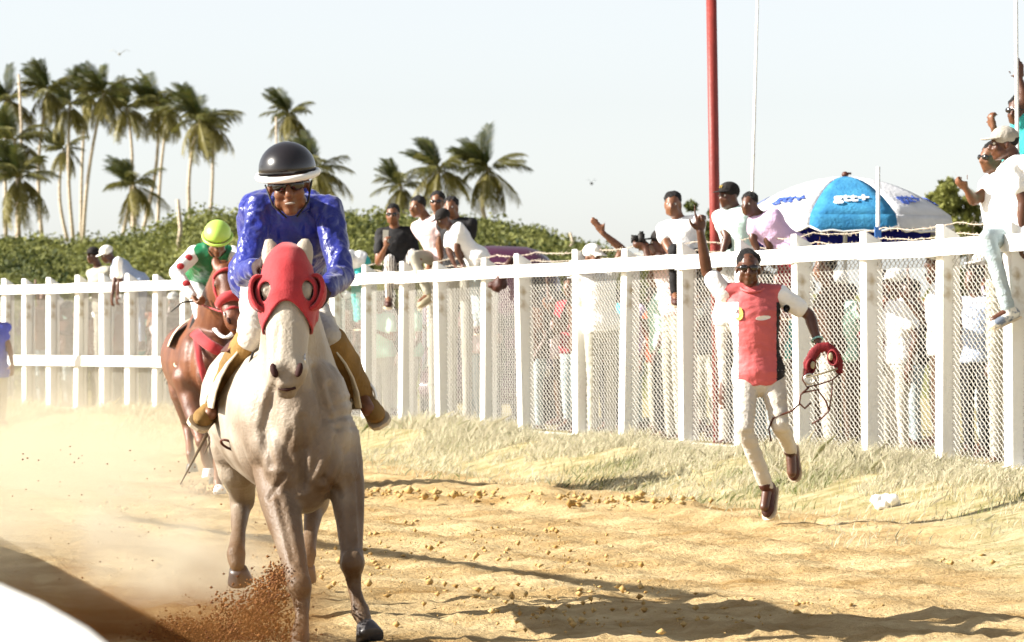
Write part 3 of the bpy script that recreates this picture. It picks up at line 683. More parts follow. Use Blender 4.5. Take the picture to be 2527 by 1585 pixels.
legB = [(W(645, 1040, 18.4), .115), (W(650, 1110, 18.36), .10), (W(660, 1180, 18.25), .088), (W(678, 1260, 18.12), .064), (W(698, 1345, 17.98), .050), (W(706, 1382, 17.92), .053), (W(709, 1405, 17.9), .043), (W(711, 1450, 17.86), .030), (W(708, 1485, 17.82), .034), (W(706, 1500, 17.80), .041), (W(702, 1525, 17.76), .033), (W(694, 1556, 17.70), .060)]
legC = [(W(575, 985, 19.95), .155), (W(557, 1050, 19.72), .12), (W(560, 1105, 19.75), .095), (W(569, 1150, 19.92), .066), (W(571, 1180, 19.98), .060), (W(566, 1205, 19.94), .046), (W(562, 1250, 19.80), .033), (W(557, 1290, 19.68), .037), (W(556, 1304, 19.64), .044), (W(559, 1330, 19.62), .036), (W(566, 1372, 19.66), .058)]
legD = [(W(705, 985, 19.95), .19), (W(742, 1060, 19.75), .13), (W(752, 1110, 19.8), .092), (W(748, 1155, 19.95), .064), (W(744, 1185, 20.0), .058), (W(738, 1210, 19.97), .044), (W(732, 1255, 19.85), .032), (W(727, 1290, 19.75), .036), (W(725, 1303, 19.72), .043), (W(722, 1328, 19.7), .035), (W(716, 1366, 19.72), .056)]
g_mus = [(W(675, 1078, 18.23), (.10, .085, .17)), (W(750, 1072, 18.23), (.10, .085, .17)), (W(712, 1070, 18.22), (.05, .065, .15)), (W(714, 1150, 18.30), (.11, .13, .11)), (W(630, 990, 18.40), (.13, .2, .24)), (W(764, 980, 18.40), (.115, .2, .23)), (W(685, 800, 18.75), (.10, .35, .20)),
         (W(650, 1130, 18.33), (.080, .10, .12)), (W(806, 1108, 18.33), (.078, .10, .12)), (W(628, 1040, 18.28), (.085, .08, .10)), (W(786, 1030, 18.28), (.08, .08, .10)),
         (W(690, 900, 18.22), (.085, .10, .22)), (W(700, 985, 18.20), (.10, .09, .16)), (W(655, 960, 18.32), (.10, .12, .20)), (W(745, 955, 18.32), (.10, .12, .20)),
         (W(829, 1326, 18.14), (.050, .045, .058)), (W(706, 1380, 17.88), (.054, .045, .058))]
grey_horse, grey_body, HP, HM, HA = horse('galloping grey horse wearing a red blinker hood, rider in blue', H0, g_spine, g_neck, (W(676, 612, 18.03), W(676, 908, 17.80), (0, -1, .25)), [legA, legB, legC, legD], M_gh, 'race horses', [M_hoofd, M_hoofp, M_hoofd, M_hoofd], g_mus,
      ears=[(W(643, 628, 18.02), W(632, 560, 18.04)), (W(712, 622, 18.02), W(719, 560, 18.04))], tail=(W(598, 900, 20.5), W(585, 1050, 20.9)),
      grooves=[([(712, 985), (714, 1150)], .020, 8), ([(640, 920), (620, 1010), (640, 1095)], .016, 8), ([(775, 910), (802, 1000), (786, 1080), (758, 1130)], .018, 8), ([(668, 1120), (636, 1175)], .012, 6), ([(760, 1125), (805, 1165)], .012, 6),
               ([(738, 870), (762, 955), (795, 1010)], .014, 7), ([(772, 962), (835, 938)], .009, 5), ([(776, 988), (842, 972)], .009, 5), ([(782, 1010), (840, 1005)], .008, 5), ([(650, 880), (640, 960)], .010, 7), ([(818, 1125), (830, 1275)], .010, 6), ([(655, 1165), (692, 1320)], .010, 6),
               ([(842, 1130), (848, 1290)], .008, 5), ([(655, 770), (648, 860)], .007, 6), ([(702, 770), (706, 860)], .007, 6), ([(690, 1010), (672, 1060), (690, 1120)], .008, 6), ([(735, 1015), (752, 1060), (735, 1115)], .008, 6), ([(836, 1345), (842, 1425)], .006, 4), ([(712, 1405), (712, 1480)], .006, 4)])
# ------------------------------------------------------------------ tack of the grey horse: red blinker hood, bridle, saddle cloth
def drop_faces(ob, test):
    bm = bmesh.new(); bm.from_mesh(ob.data); kill = [f for f in bm.faces if test(f.calc_center_median())]; bmesh.ops.delete(bm, geom=kill, context='FACES')
    for _ in range(8):
        nw = {}
        for w in bm.verts:
            if w.is_boundary:
                nb = [e.other_vert(w) for e in w.link_edges if e.is_boundary]
                if len(nb) == 2: nw[w] = w.co*.4+(nb[0].co+nb[1].co)*.3
        for w, c in nw.items(): w.co = c
    bm.to_mesh(ob.data); bm.free()
def thicken(ob, t=.006, off=0.): m = ob.modifiers.new('t', 'SOLIDIFY'); m.thickness = t; m.offset = off
def cup(b, c, axis, r, n=18, rings=7, open_=1.35, rim=.011):
    """bowl with its mouth along axis"""
    F, U, L, M = frame(axis, (0,0,1)); V = []; Fc = []
    for lay, rr in ((0, 1.), (1, .88)):
        for i in range(rings+1):
            a = math.pi-(math.pi-open_)*i/rings
            for j in range(n):
                w = 2*math.pi*j/n; V.append(c+M @ Vector((math.sin(a)*math.cos(w)*r[0]*rr, math.cos(a)*r[1]*rr, math.sin(a)*math.sin(w)*r[2]*rr)))
    K = (rings+1)*n
    for lay in (0, 1):
        for i in range(rings):
            for j in range(n): Fc.append((lay*K+i*n+j, lay*K+i*n+(j+1) % n, lay*K+(i+1)*n+(j+1) % n, lay*K+(i+1)*n+j))
    for j in range(n): Fc.append((rings*n+j, rings*n+(j+1) % n, K+rings*n+(j+1) % n, K+rings*n+j))
    b.add(V, Fc); ring = [V[rings*n+j] for j in range(n)]; b.tube(ring+[ring[0]], rim, 6, cap=False)
def make_hood():
    lt, fn, ax = HA; poll = HP(0, 0, 0); HL = (HP(0, 0, 1)-poll).length
    b = MB(H0); prof = [(-.10, .05, .05, -.03), (-.03, .085, .085, -.02), (.05, .100, .118, -.02), (.18, .116, .140, -.04), (.32, .119, .144, -.05), (.45, .107, .128, -.045), (.62, .098, .106, -.032)]
    b.tube([HP(0, o, t) for t, _, _, o in prof], [w for _, w, _, _ in prof], 20, [h for _, _, h, _ in prof], up=fn)
    b.tube([W(676, 625, 18.08), W(677, 660, 18.16), W(680, 730, 18.28)], [.085, .108, .128], 18, [.12, .175, .22], up=(0,-.6,1))
    for k in (-1, 1): b.ell(HP(k*.092, .022, .27), (.036, .035, .06), HM)
    o = b.remesh('blinker_hood', M_red, grey_horse, .011, 3, wr=.002, wf=14)
    eyes = [HP(k*.088, .075, .29)-H0 for k in (-1, 1)]
    def test(c):
        d = c+H0-poll; t = d.dot(ax)/HL; l = d.dot(lt)
        if t > .385+.16*min(1.2, abs(l)/.10)**1.6: return True
        for e in eyes:
            q = c-e; u, v = q.dot(lt), q.dot(ax)
            if (u/.026)**2+((v-.1*u)/.046)**2 < 1 and q.dot(fn) > -.09: return True
        return False
    drop_faces(o, test); thicken(o, .007, 1.)
    for k in (-1, 1):
        c = MB(H0); cup(c, HP(k*.114, .015, .285), fn*.9+lt*(-k*.42), (.049, .068, .078)); c.build('blinker_cup', M_red, grey_horse, True)
        r = MB(H0); r.tube([HP(k*.10, -.02, .42), HP(k*.083, -.02, .58), HP(k*.068, -.005, .76)], [.010]*3, 8, [.004]*3); r.build('cheek_strap', M_red if k < 0 else M_leather, grey_horse, True)
        ring = MB(H0); c0 = HP(k*.074, -.005, .80); ring.tube([c0+fn*.026*math.cos(a)+ax*.026*math.sin(a) for a in np.linspace(0, 6.2832, 17)], .005, 6); ring.build('bit_ring', M_steelm, grey_horse, True)
        hand = W(612, 622, 18.42) if k < 0 else W(757, 683, 18.4)
        rn = MB(H0); rn.tube([c0, lerp(c0, hand, .5)-Vector((0,0,.05))+lt*k*.05, hand], [.009]*3, 6, [.004]*3); rn.build('rein', M_leather, grey_horse, True)
make_hood()
M_cloth = cloth('pale_saddle_cloth', (.62, .55, .42)); M_bluecl = cloth('blue_saddle_cloth', (.02, .03, .22))
def saddle_pad(base, parent, c, half, drop, ln, m, name='saddle_cloth', ax=(0,1,0), th=.008, arc=.95, zr=1.):
    """cloth bent over a barrel: c centre of the barrel, half its radius"""
    b = MB(base); ax = Vector(ax).normalized(); sd = ax.cross(Vector((0,0,1))).normalized(); V = []; F = []; n = 16
    for i in (0, 1, 2, 3):
        for j in range(n+1):
            w = -drop+2*drop*j/n; V.append(Vector(c)+ax*ln*(i/3-.5)+sd*math.sin(w)*half+Vector((0,0,math.cos(w)*half*zr)))
    for i in range(3):
        for j in range(n): q = i*(n+1)+j; F.append((q, q+1, q+n+2, q+n+1))
    o = b.add(V, F).build(name, m, parent, True); thicken(o, th, 1.); return o
saddle_pad(H0, grey_horse, W(664, 985, 19.0), .325, 1.45, .52, M_cloth, ax=(-.14, 1, 0), zr=1.2)
saddle_pad(H0, grey_horse, W(662, 985, 18.98), .35, .8, .40, M_leather, 'saddle', ax=(-.14, 1, 0), zr=1.2)
def straps():
    for dx in (0, 24):
        b = MB(H0); b.tube([W(596+dx*.8, 830, 18.58), W(572+dx, 905, 18.6), W(546+dx, 985, 18.66)], [.014]*3, 8, [.006]*3); b.build('girth_strap', M_blackm if dx == 0 else M_leather, grey_horse, True)
    b = MB(H0); b.tube([W(540+20*math.cos(a), 1048+9*math.sin(a)+8*math.cos(a), 18.72+.02*math.sin(a)) for a in np.linspace(0, 6, 14)], .006, 6); b.build('strap_loop', M_leather, grey_horse, True)
    for k, (x, y, Y) in ((-1, (512, 968, 19.05)), (1, (856, 955, 19.02))):
        b = MB(H0); c = W(x, y, Y); b.tube([c+Vector((.055*math.cos(a), 0, .075*math.sin(a)+.03)) for a in np.linspace(-.5, 3.64, 14)], .007, 6); b.box(c+Vector((0,0,-.012)), (.11, .05, .012)); b.build('stirrup', M_steelm, grey_horse, True)
straps()

# ------------------------------------------------------------------ jockey in blue
M_silk = mat('blue_satin', (.003, .010, .19), .32, var=.3, scale=5, bump=.5, bscale=30, spec=.55, sheen=.2)
M_hel = mat('black_helmet', (.010, .008, .009), .26, var=.3, scale=4, spec=.5, coat=.15); M_suede = mat('tan_suede_boot', (.22, .125, .035), .8, var=.25, scale=6, bump=.4, bscale=40)
M_trim = mat('white_trim', (.8, .78, .74), .4, var=.05); M_teeth = mat('teeth', (.34, .30, .26), .3, var=.03); M_glove = mat('dark_glove', (.03, .012, .010), .7, var=.3)
def helmet(m, trim, r=(.114, .137, .108), up=.064):
    def f(root, base, P, F, U, L, M, s):
        b = MB(base); V = []; Fc = []; n = 24; rg = 9
        for lay, k in ((0, 1.), (1, .93)):
            for i in range(rg+1):
                a = 1.72*i/rg
                for j in range(n): w = 2*math.pi*j/n; V.append(P(0, -.012, up)+(L*math.sin(a)*math.cos(w)*r[0]+F*math.sin(a)*math.sin(w)*r[1]+U*math.cos(a)*r[2])*k*s)
        K = (rg+1)*n
        for lay in (0, 1):
            for i in range(rg):
                for j in range(n): Fc.append((lay*K+i*n+j, lay*K+i*n+(j+1) % n, lay*K+(i+1)*n+(j+1) % n, lay*K+(i+1)*n+j))
        for j in range(n): Fc.append((rg*n+j, rg*n+(j+1) % n, K+rg*n+(j+1) % n, K+rg*n+j))
        h = b.add(V, Fc).build('helmet', m, root, True)
        b = MB(base); pts = []
        for k in range(19):
            a = -1.9+3.8*k/18; pts.append(P(0, -.012, up-.022)+(L*math.sin(a)*(r[0]+.006)+F*math.cos(a)*(r[1]+.014)-U*.012*math.cos(a))*s)
        b.tube(pts, [.011*s]*19, 8, [.013*s]*19, up=U); b.build('helmet_trim', trim, h, True)
        b = MB(base)
        for k in (-1, 1): b.tube([P(k*.092, .02, .01), P(k*.07, .045, -.07), P(k*.02, .055, -.125)], [.009*s]*3, 6, [.004*s]*3)
        b.build('chin_strap', M_blackm, h, True)
    return f
JB = Vector((W(670, 800, 19.1).x, 19.1, 1.35))
jlegs = {-1: (W(588, 798, 18.72), W(516, 940, 19.08), (-.25, -.9, -.25)), 1: (W(776, 795, 18.80), W(850, 925, 19.05), (.3, -.85, -.35))}
jock = human('jockey in glossy blue silks and black helmet crouched on the grey horse', JB, W(680, 436, 18.55), (.03, -1, -.10), W(690, 474, 18.92), W(658, 648, 19.28), (1, 0, .02),
    {-1: dict(sh=W(612, 488, 18.92), el=W(578, 648, 18.72), wr=W(606, 628, 18.50), hd=(.35, -.9, .3), hn=(.8, .2, -.5), pose='fist'), 1: dict(sh=W(773, 494, 18.92), el=W(803, 650, 18.72), wr=W(768, 682, 18.48), hd=(-.4, -.9, 0), hn=(-.8, .3, -.3), pose='fist')},
    jlegs, skin=M_skin2, shirt=M_silk, pants=M_stone, shoes=M_suede, hair=False, vox=.0085, sleeve=1.93, hat=helmet(M_hel, M_trim), glasses=True, hs=1.1, up=(-.10, 0, 1), wr=.010, group='jockeys', girth=.88, shirt_wf=11, fold=(1, 1, .55), leglen=.2, tg=1.36, wr2=.005)
def jockey_extras():
    b = MB(JB)
    for k in (-1, 1):
        kn, an = jlegs[k][0], jlegs[k][1]; b = MB(JB); b.cap(lerp(kn, an, .08), lerp(kn, an, .5), .066, .070); b.cap(lerp(kn, an, .5), an, .068, .052); b.remesh('boot', M_suede, jock, .011, 2, wr=.005, wf=9)
        w, e = (W(606, 628, 18.50), W(578, 648, 18.72)) if k < 0 else (W(768, 682, 18.48), W(803, 650, 18.72))
        b = MB(JB); add_hand(b, w, (.35, -.9, .3) if k < 0 else (-.4, -.9, 0), (.8, .2, -.5) if k < 0 else (-.8, .3, -.3), k, 'fist', 1.08, .012); b.cap(w, lerp(w, e, .3), .036, .034); b.remesh('glove', M_glove, jock, .0085, 2)
    F, U, L, M = frame((.03, -1, -.10), (-.10, 0, 1)); c = W(680, 436, 18.55)
    b = MB(JB); b.ell(c+(F*.0955-U*.0665)*1.1, (.023, .007, .0052), M); b.build('teeth', M_teeth, jock, True)
    b = MB(JB); n = W(690, 474, 18.92); b.tube([n+L*.07*math.cos(a)+F*(.055*math.sin(a)+.02)+U*(-.01-.03*math.sin(a)) for a in np.linspace(0, 6.2832, 20)], .018, 8, cap=False); b.build('collar', M_silk, jock, True)
jockey_extras()

# ------------------------------------------------------------------ bay horse and jockey in green
B0 = Vector((W(478, 800, 36.0).x, 36.0, 0)); BY = 35.5
b_spine = [(W(505, 850, 35.35), .17, .21), (W(498, 850, 35.6), .235, .31), (W(488, 850, 35.9), .275, .35), (W(476, 852, 36.3), .305, .345), (W(462, 848, 36.8), .30, .32), (W(452, 840, 37.2), .275, .30), (W(446, 835, 37.5), .2, .22)]
b_neck = [(W(500, 810, 35.8), .19, .32), (W(510, 760, 35.6), .15, .26), (W(520, 700, 35.35), .115, .2), (W(527, 655, 35.15), .09, .15), (W(529, 635, 35.05), .07, .1)]
bA = [(W(440, 890, 35.6), .13), (W(446, 930, 35.6), .105), (W(456, 975, 35.5), .075), (W(470, 1025, 35.3), .05), (W(474, 1040, 35.25), .053), (W(479, 1062, 35.3), .032), (W(486, 1088, 35.4), .038), (W(490, 1100, 35.4), .033), (W(492, 1124, 35.4), .058)]
bB = [(W(520, 890, 35.6), .13), (W(516, 940, 35.5), .10), (W(513, 1000, 35.4), .068), (W(511, 1055, 35.3), .052), (W(511, 1075, 35.3), .036), (W(512, 1110, 35.3), .029), (W(513, 1135, 35.3), .039), (W(515, 1150, 35.25), .033), (W(518, 1164, 35.2), .058)]
bC = [(W(440, 860, 37.0), .19), (W(436, 920, 36.8), .14), (W(440, 975, 37.0), .08), (W(443, 1000, 37.1), .06), (W(446, 1040, 37.0), .033), (W(448, 1070, 36.9), .042), (W(450, 1085, 36.9), .034), (W(452, 1112, 36.9), .056)]
bD = [(W(490, 860, 37.0), .19), (W(500, 920, 36.9), .14), (W(500, 975, 37.1), .08), (W(498, 1000, 37.2), .06), (W(500, 1050, 37.1), .033), (W(502, 1090, 37.0), .042), (W(504, 1110, 37.0), .034), (W(506, 1140, 37.0), .056)]
bay, bay_body, BP, BM, BA = horse('bay horse with red tack galloping behind the grey horse', B0, b_spine, b_neck, (W(529, 630, 35.0), W(556, 772, 34.75), (.12, -1, .3)), [bA, bB, bC, bD], M_bay, 'race horses', [M_tee, M_tee, M_hoofd, M_hoofd],
    [(W(485, 880, 35.3), (.09, .07, .13)), (W(522, 880, 35.3), (.09, .07, .13)), (W(455, 850, 35.6), (.12, .2, .24)), (W(535, 850, 35.6), (.12, .2, .24))],
    ears=[(W(512, 632, 35.0), W(505, 605, 35.05)), (W(545, 630, 35.0), W(552, 603, 35.05))], vox=.016, tail=(W(446, 815, 37.6), W(430, 900, 38.0)), dark=M_hair)
def bay_tack():
    lt, fn, ax = BA
    def band(name, t, m, r=.016, w=1.12, lo=-.6, hi=3.74):
        pr = [(.05, .080, .10, -.02), (.18, .098, .125, -.04), (.32, .100, .130, -.05), (.45, .080, .112, -.045), (.60, .068, .088, -.032), (.74, .062, .075, -.024)]
        W_ = [np.interp(t, [p[0] for p in pr], [p[i] for p in pr]) for i in (1, 2, 3)]
        b = MB(B0); b.tube([BP(W_[0]*w*math.cos(a), W_[2]+W_[1]*w*math.sin(a), t) for a in np.linspace(lo, hi, 16)], r, 8); b.build(name, m, bay, True)
    band('browband', .12, M_red, .014); band('shadow_roll', .55, M_red, .045, 1.25, -.1, 3.24); band('noseband', .72, M_red, .012)
    for k in (-1, 1):
        b = MB(B0); b.tube([BP(k*.10, -.03, .1), BP(k*.112, -.03, .33), BP(k*.075, -.01, .75)], [.014]*3, 6, [.006]*3); b.build('cheek_strap', M_red, bay, True)
        b = MB(B0); c0 = BP(k*.075, 0, .78); b.tube([c0+fn*.03*math.cos(a)+ax*.03*math.sin(a) for a in np.linspace(0, 6.2832, 15)], .007, 6); b.build('bit_ring', M_steelm, bay, True)
        h = W(462, 712, 35.4) if k < 0 else W(560, 690, 35.3); b = MB(B0); b.tube([c0, lerp(c0, h, .5)-Vector((0,0,.03)), h], [.013]*3, 6, [.006]*3); b.build('rein', M_red, bay, True)
    b = MB(B0); b.tube([W(458+90*t, 782+46*math.sin(math.pi*t*.6), 35.2-.22*math.sin(math.pi*t)) for t in np.linspace(0, 1, 10)], .05, 8, [.014]*10, up=(0,-1,.3)); b.build('breast_band', M_red, bay, True)
    b = MB(B0); b.tube([W(462, 790, 35.35), W(470, 850, 35.2), W(486, 905, 35.12)], [.03]*3, 8, [.012]*3); b.build('martingale', M_red, bay, True)
    b = MB(B0); b.tube([W(505+52*t, 775+20*math.sin(math.pi*t), 35.32-.12*math.sin(math.pi*t)) for t in np.linspace(0, 1, 8)], .022, 8, [.012]*8); b.build('white_neck_strap', M_tee, bay, True)
    saddle_pad(B0, bay, W(484, 850, 36.15), .33, 1.25, .5, M_cloth, ax=(-.1, 1, 0), zr=1.15)
bay_tack()
M_green = mat('green_vest_satin', (.004, .13, .045), .4, var=.25, scale=6, bump=.3, bscale=20, spec=.5); M_lime = mat('lime_helmet', (.42, .62, .10), .4, var=.1, spec=.5)
KB = Vector((W(485, 800, 36.0).x, 36.0, 1.4))
kl = {-1: (W(476, 742, 35.65), W(440, 826, 35.95), (-.1, -.9, -.3)), 1: (W(548, 745, 35.65), W(560, 826, 35.95), (.3, -.9, -.3))}
ka = {-1: dict(sh=W(458, 597, 35.55), el=W(414, 642, 35.45), wr=W(455, 700, 35.3), hd=(.5, -.6, -.6), pose='fist'), 1: dict(sh=W(548, 597, 35.55), el=W(588, 640, 35.4), wr=W(562, 690, 35.2), hd=(-.5, -.7, -.4), pose='fist')}
jock2 = human('jockey in green vest, spotted white sleeves and lime helmet on the bay horse', KB, W(512, 568, 35.15), (.05, -1, -.55), W(508, 592, 35.5), W(480, 650, 36.1), (1, 0, 0), ka, kl, skin=M_skin2, shirt=M_green, sleeve_mat=M_tee, pants=M_tee, shoes=M_black, hair=False, sleeve=1.9, hat=helmet(M_lime, M_lime), eyes=True, group='jockeys', wr=.008, leglen=.2)
def j2_extras():
    for k in (-1, 1):
        b = MB(KB); b.cap(lerp(*kl[k][:2], .15), kl[k][1], .064, .05); b.remesh('boot', M_black, jock2, .013, 2, wr=.003)
    for c, a in ((lerp(ka[-1]['sh'], ka[-1]['el'], .35), -.06), (lerp(ka[-1]['sh'], ka[-1]['el'], .8), -.06), (lerp(ka[-1]['el'], ka[-1]['wr'], .55), -.05), (lerp(ka[1]['sh'], ka[1]['el'], .5), -.06)):
        b = MB(KB); b.ell(c+Vector((.01, a, .02)), (.034, .012, .028)); b.build('red_spot', M_red, jock2, True)
j2_extras()
b = MB(W(462, 712, 35.3)); b.tube([W(402, 735, 35.2), W(430, 712, 35.25), W(470, 708, 35.3)], [.004, .008, .010], 6); o = b.build('whip', M_blackm, None, True); o.location = W(462, 712, 35.3); tag(o, 'thin dark whip held by the jockey in green', 'whip')
# ------------------------------------------------------------------ runner in the red shirt
M_redshirt = mat('red_jersey', (.46, .095, .098), .6, var=.12, scale=5, bump=.6, bscale=14)
RY = 28.5
def q(x, y, d=0): return W(x, y, RY+d)
RB = Vector((q(1790, 0).x, RY, 0))
r_arms = {-1: dict(sh=q(1706, 690, .02), el=q(1664, 640, .05), wr=q(1649, 545, -.02), hd=q(1648, 500)-q(1649, 545), hn=(.25, -.95, 0), pose='point'), 1: dict(sh=q(1836, 694, .02), el=q(1906, 742, .06), wr=q(1926, 806, -.04), hd=(.02, -.15, -1), hn=(-.9, .3, 0), pose='grip')}
r_legs = {-1: (q(1752, 1010, -.20), q(1806, 1148, .02), (-.18, -.55, -.82)), 1: (q(1836, 1000, -.12), q(1862, 1062, .22), (.05, -.12, -1))}
def jersey(c): # faces on the wearer's left flank are black, a little on the right flank white
    c = c+np.array(RB); mid = q(1785, 780); l = c[:, 0]-mid.x; m = np.zeros(len(c))
    z = c[:, 2]; low = z < q(0, 712).z
    m[(l > .118) & low] = 1; m[(l < -.138) & low] = 2
    return m
runner = human('running man in red jersey and pale trousers raising one finger beside the track', RB, q(1762, 632, -.05), (-.02, -1, -.02), q(1770, 676), q(1786, 876), (1, .02, .03), r_arms, r_legs, shirt=[M_redshirt, M_black, M_tee], sleeve_mat=M_tee, pants=M_stone, shoes=M_shoe,
    sleeve=.62, vox=.0085, glasses=True, hair=M_hair, wr=.0055, shirt_wf=7, fold=(.6, 1, 1.6), paint=jersey, girth=.97, tg=.95, wr2=.003)
def decal(ob, xy, y0, m, parent, name, base, off=.006):
    """a flat print laid on the cloth: outline points in picture positions are dropped on the surface"""
    V = []
    o = Vector((0, 0, CAMZ))-Vector(base)
    for x, y in xy:
        d = (W(x, y, y0)-Vector((0, 0, CAMZ))).normalized(); hit, loc, nrm, _ = ob.ray_cast(o, d)
        V.append((loc-d*off) if hit else (W(x, y, y0)-Vector(base)))
    me = bpy.data.meshes.new(name); me.from_pydata([tuple(v) for v in V], [], [tuple(range(len(V)))]); o = link(name, me, m, parent); thicken(o, .003); return o
M_yellow = mat('yellow_print', (.62, .45, .10), .7, var=.1); M_white2 = mat('white_print', (.78, .74, .70), .7, var=.05)
def runner_extras():
    shirt = [c for c in runner.children if c.name.startswith('shirt')][0]; slv = [c for c in runner.children if c.name.startswith('sleeve')][0]
    bpy.context.view_layer.update()
    cres = [(1739+11*math.cos(a), 739+16*math.sin(a)) for a in np.linspace(-1.3, 2.2, 9)]+[(1736+6*math.cos(a), 738+11*math.sin(a)) for a in np.linspace(2.0, -1.2, 8)]
    decal(shirt, cres, RY-.1, M_yellow, runner, 'crest', RB)
    decal(shirt, [(1730+5*math.cos(a), 731+6*math.sin(a)) for a in np.linspace(0, 5.8, 9)], RY-.1, M_white2, runner, 'crest_star', RB, .007)
    decal(shirt, [(1797+18*math.cos(a), 749+5.5*math.sin(a)-2*math.cos(a)) for a in np.linspace(0, 5.9, 12)], RY-.1, M_white2, runner, 'chest_logo', RB)
    ring = [(1852+8*math.cos(a), 727+9*math.sin(a)) for a in np.linspace(0, 6.2832, 13)]+[(1852+4.5*math.cos(a), 727+5.5*math.sin(a)) for a in np.linspace(6.2832, 0, 13)]
    decal(slv, ring, RY-.1, M_black, runner, 'sleeve_badge', RB)
    b = MB(RB); w, e = r_arms[1]['wr'], r_arms[1]['el']; d = (e-w).normalized(); c = w+d*.02; s1 = d.orthogonal().normalized(); s2 = d.cross(s1)
    b.tube([c+s1*.036*math.cos(a)+s2*.036*math.sin(a) for a in np.linspace(0, 6.2832, 15)], .007, 6); b.build('wrist_band', mat('teal_band', (.25, .5, .48), .5), runner, True)
    b = MB(RB); n = q(1770, 672); b.tube([n+Vector((.075*math.cos(a), -.03+.07*math.sin(a), -.015+.03*math.sin(a))) for a in np.linspace(0, 6.2832, 18)], .010, 6, cap=False); b.build('collar', M_redshirt, runner, True)
    b = MB(RB); n = q(1768, 862); # trouser waistband
    b.tube([q(1790, 872)+Vector((.158*math.cos(a), .118*math.sin(a), 0)) for a in np.linspace(0, 6.2832, 24)], .012, 6, cap=False); b.build('waistband', M_stone, runner, True)
runner_extras()
# blinker hood and reins in his hand
M_red2 = mat('dark_red_cloth', (.16, .010, .014), .7, var=.2, scale=12, bump=.2, bscale=90)
def carried_tack():
    base = q(1932, 850); root = empty('spare_bridle', base); tag(root, 'red blinker hood with leather reins dangling from the runner\'s hand', 'bridle')
    d = -.12
    b = MB(base); b.tube([q(1900, 885, d), q(1903, 858, d), q(1914, 834, d), q(1930, 820, d), q(1948, 818, d), q(1964, 832, d), q(1974, 856, d), q(1977, 880, d)], [.020, .034, .036, .036, .036, .036, .034, .020], 12, [.014]*8, up=(0,-1,0)); b.remesh('hood', M_red2, root, .008, 1, wr=.004)
    for x, y, a in ((1908, 862, -.7), (1962, 842, .6)):
        b = MB(base); cup(b, q(x, y, d-.02), (-a, -1, -.2), (.036, .034, .052), rim=.008); b.build('blinker_cup', M_red2, root, True)
        b = MB(base); b.ell(q(x+(6 if a < 0 else -6), y-2, d-.035), (.016, .008, .026)); b.build('eye_hole', M_tan, root, True)
    def strap(name, pts, r=.010, m=M_leather, kk=1.45): b = MB(base); b.tube([q(x, y, d-.03) for x, y in pts], r*kk, 6, [r*.6]*len(pts)); b.build(name, m, root, True)
    strap('strap', [(1893, 868), (1890, 895), (1900, 912), (1930, 905), (1960, 895), (1978, 880)]); strap('strap', [(1900, 888), (1935, 880), (1972, 868)], .012, M_tan)
    strap('rein', [(1905, 912), (1885, 930), (1882, 950), (1895, 962), (1910, 948)], .012); strap('rein', [(1882, 952), (1865, 968), (1845, 975), (1820, 985), (1810, 1010), (1816, 1040)], .011)
    strap('rein', [(1890, 925), (1925, 918), (1945, 945), (1952, 968), (1935, 985), (1912, 998)], .011); strap('rein', [(1960, 895), (1958, 930), (1952, 968)], .009)
    b = MB(base); c = q(1906, 893, d-.04); b.tube([c+Vector((.034*math.cos(a), 0, .034*math.sin(a))) for a in np.linspace(0, 6.2832, 17)], .007, 6); b.build('bit_ring', M_steelm, root, True)
carried_tack()

# ------------------------------------------------------------------ spectators above and on the fence
def fy(x): return float(fence_at(x)[1])
def vec(yaw, pitch=0): return Vector((math.sin(R(yaw))*math.cos(R(pitch)), -math.cos(R(yaw))*math.cos(R(pitch)), math.sin(R(pitch))))
M_trainer = mat('two_tone_trainer', (.16, .19, .24), .6, col2=(.72, .70, .62), scale=14, lo=.42, hi=.5)
GR = 'spectators on and over the fence'
def spec(label, xr, dY, head, yaw, neck, pel, arms={}, legs={}, byaw=None, pitch=0, **kw):
    Y = fy(xr)+dY; T = lambda p: W(p[0], p[1], Y+(p[2] if len(p) > 2 else 0))
    A = {k: {a: (T(v) if a in ('sh', 'el', 'wr') else v) for a, v in d.items()} for k, d in arms.items()}
    Lg = {k: (T(v[0]), T(v[1]), v[2]) for k, v in legs.items()}
    p = T(pel); bw = yaw if byaw is None else byaw
    kw.setdefault('vox', .017); kw.setdefault('group', GR)
    kw.setdefault('base', (p.x, p.y, ZB))
    base = kw.pop('base')
    return human(label, base, T(head), vec(yaw, pitch), T(neck), p, (math.cos(R(bw)), math.sin(R(bw)), 0), A, Lg, **kw)
M_stripe = bpy.data.materials.new('striped_cloth'); M_stripe.use_nodes = True
def _st():
    nt = M_stripe.node_tree; p = nt.nodes['Principled BSDF']; tc = nd(nt, 'ShaderNodeTexCoord'); w = nd(nt, 'ShaderNodeTexWave'); w.inputs['Scale'].default_value = 11; w.inputs['Distortion'].default_value = 3; w.inputs['Detail'].default_value = 2
    r = nd(nt, 'ShaderNodeValToRGB'); r.color_ramp.elements[0].position = .3; r.color_ramp.elements[1].position = .42; r.color_ramp.elements[0].color = (.03, .015, .015, 1); r.color_ramp.elements[1].color = (.7, .66, .62, 1)
    nt.links.new(tc.outputs['Object'], w.inputs[0]); nt.links.new(w.outputs[0], r.inputs[0]); nt.links.new(r.outputs[0], p.inputs['Base Color']); p.inputs['Roughness'].default_value = .85
_st()
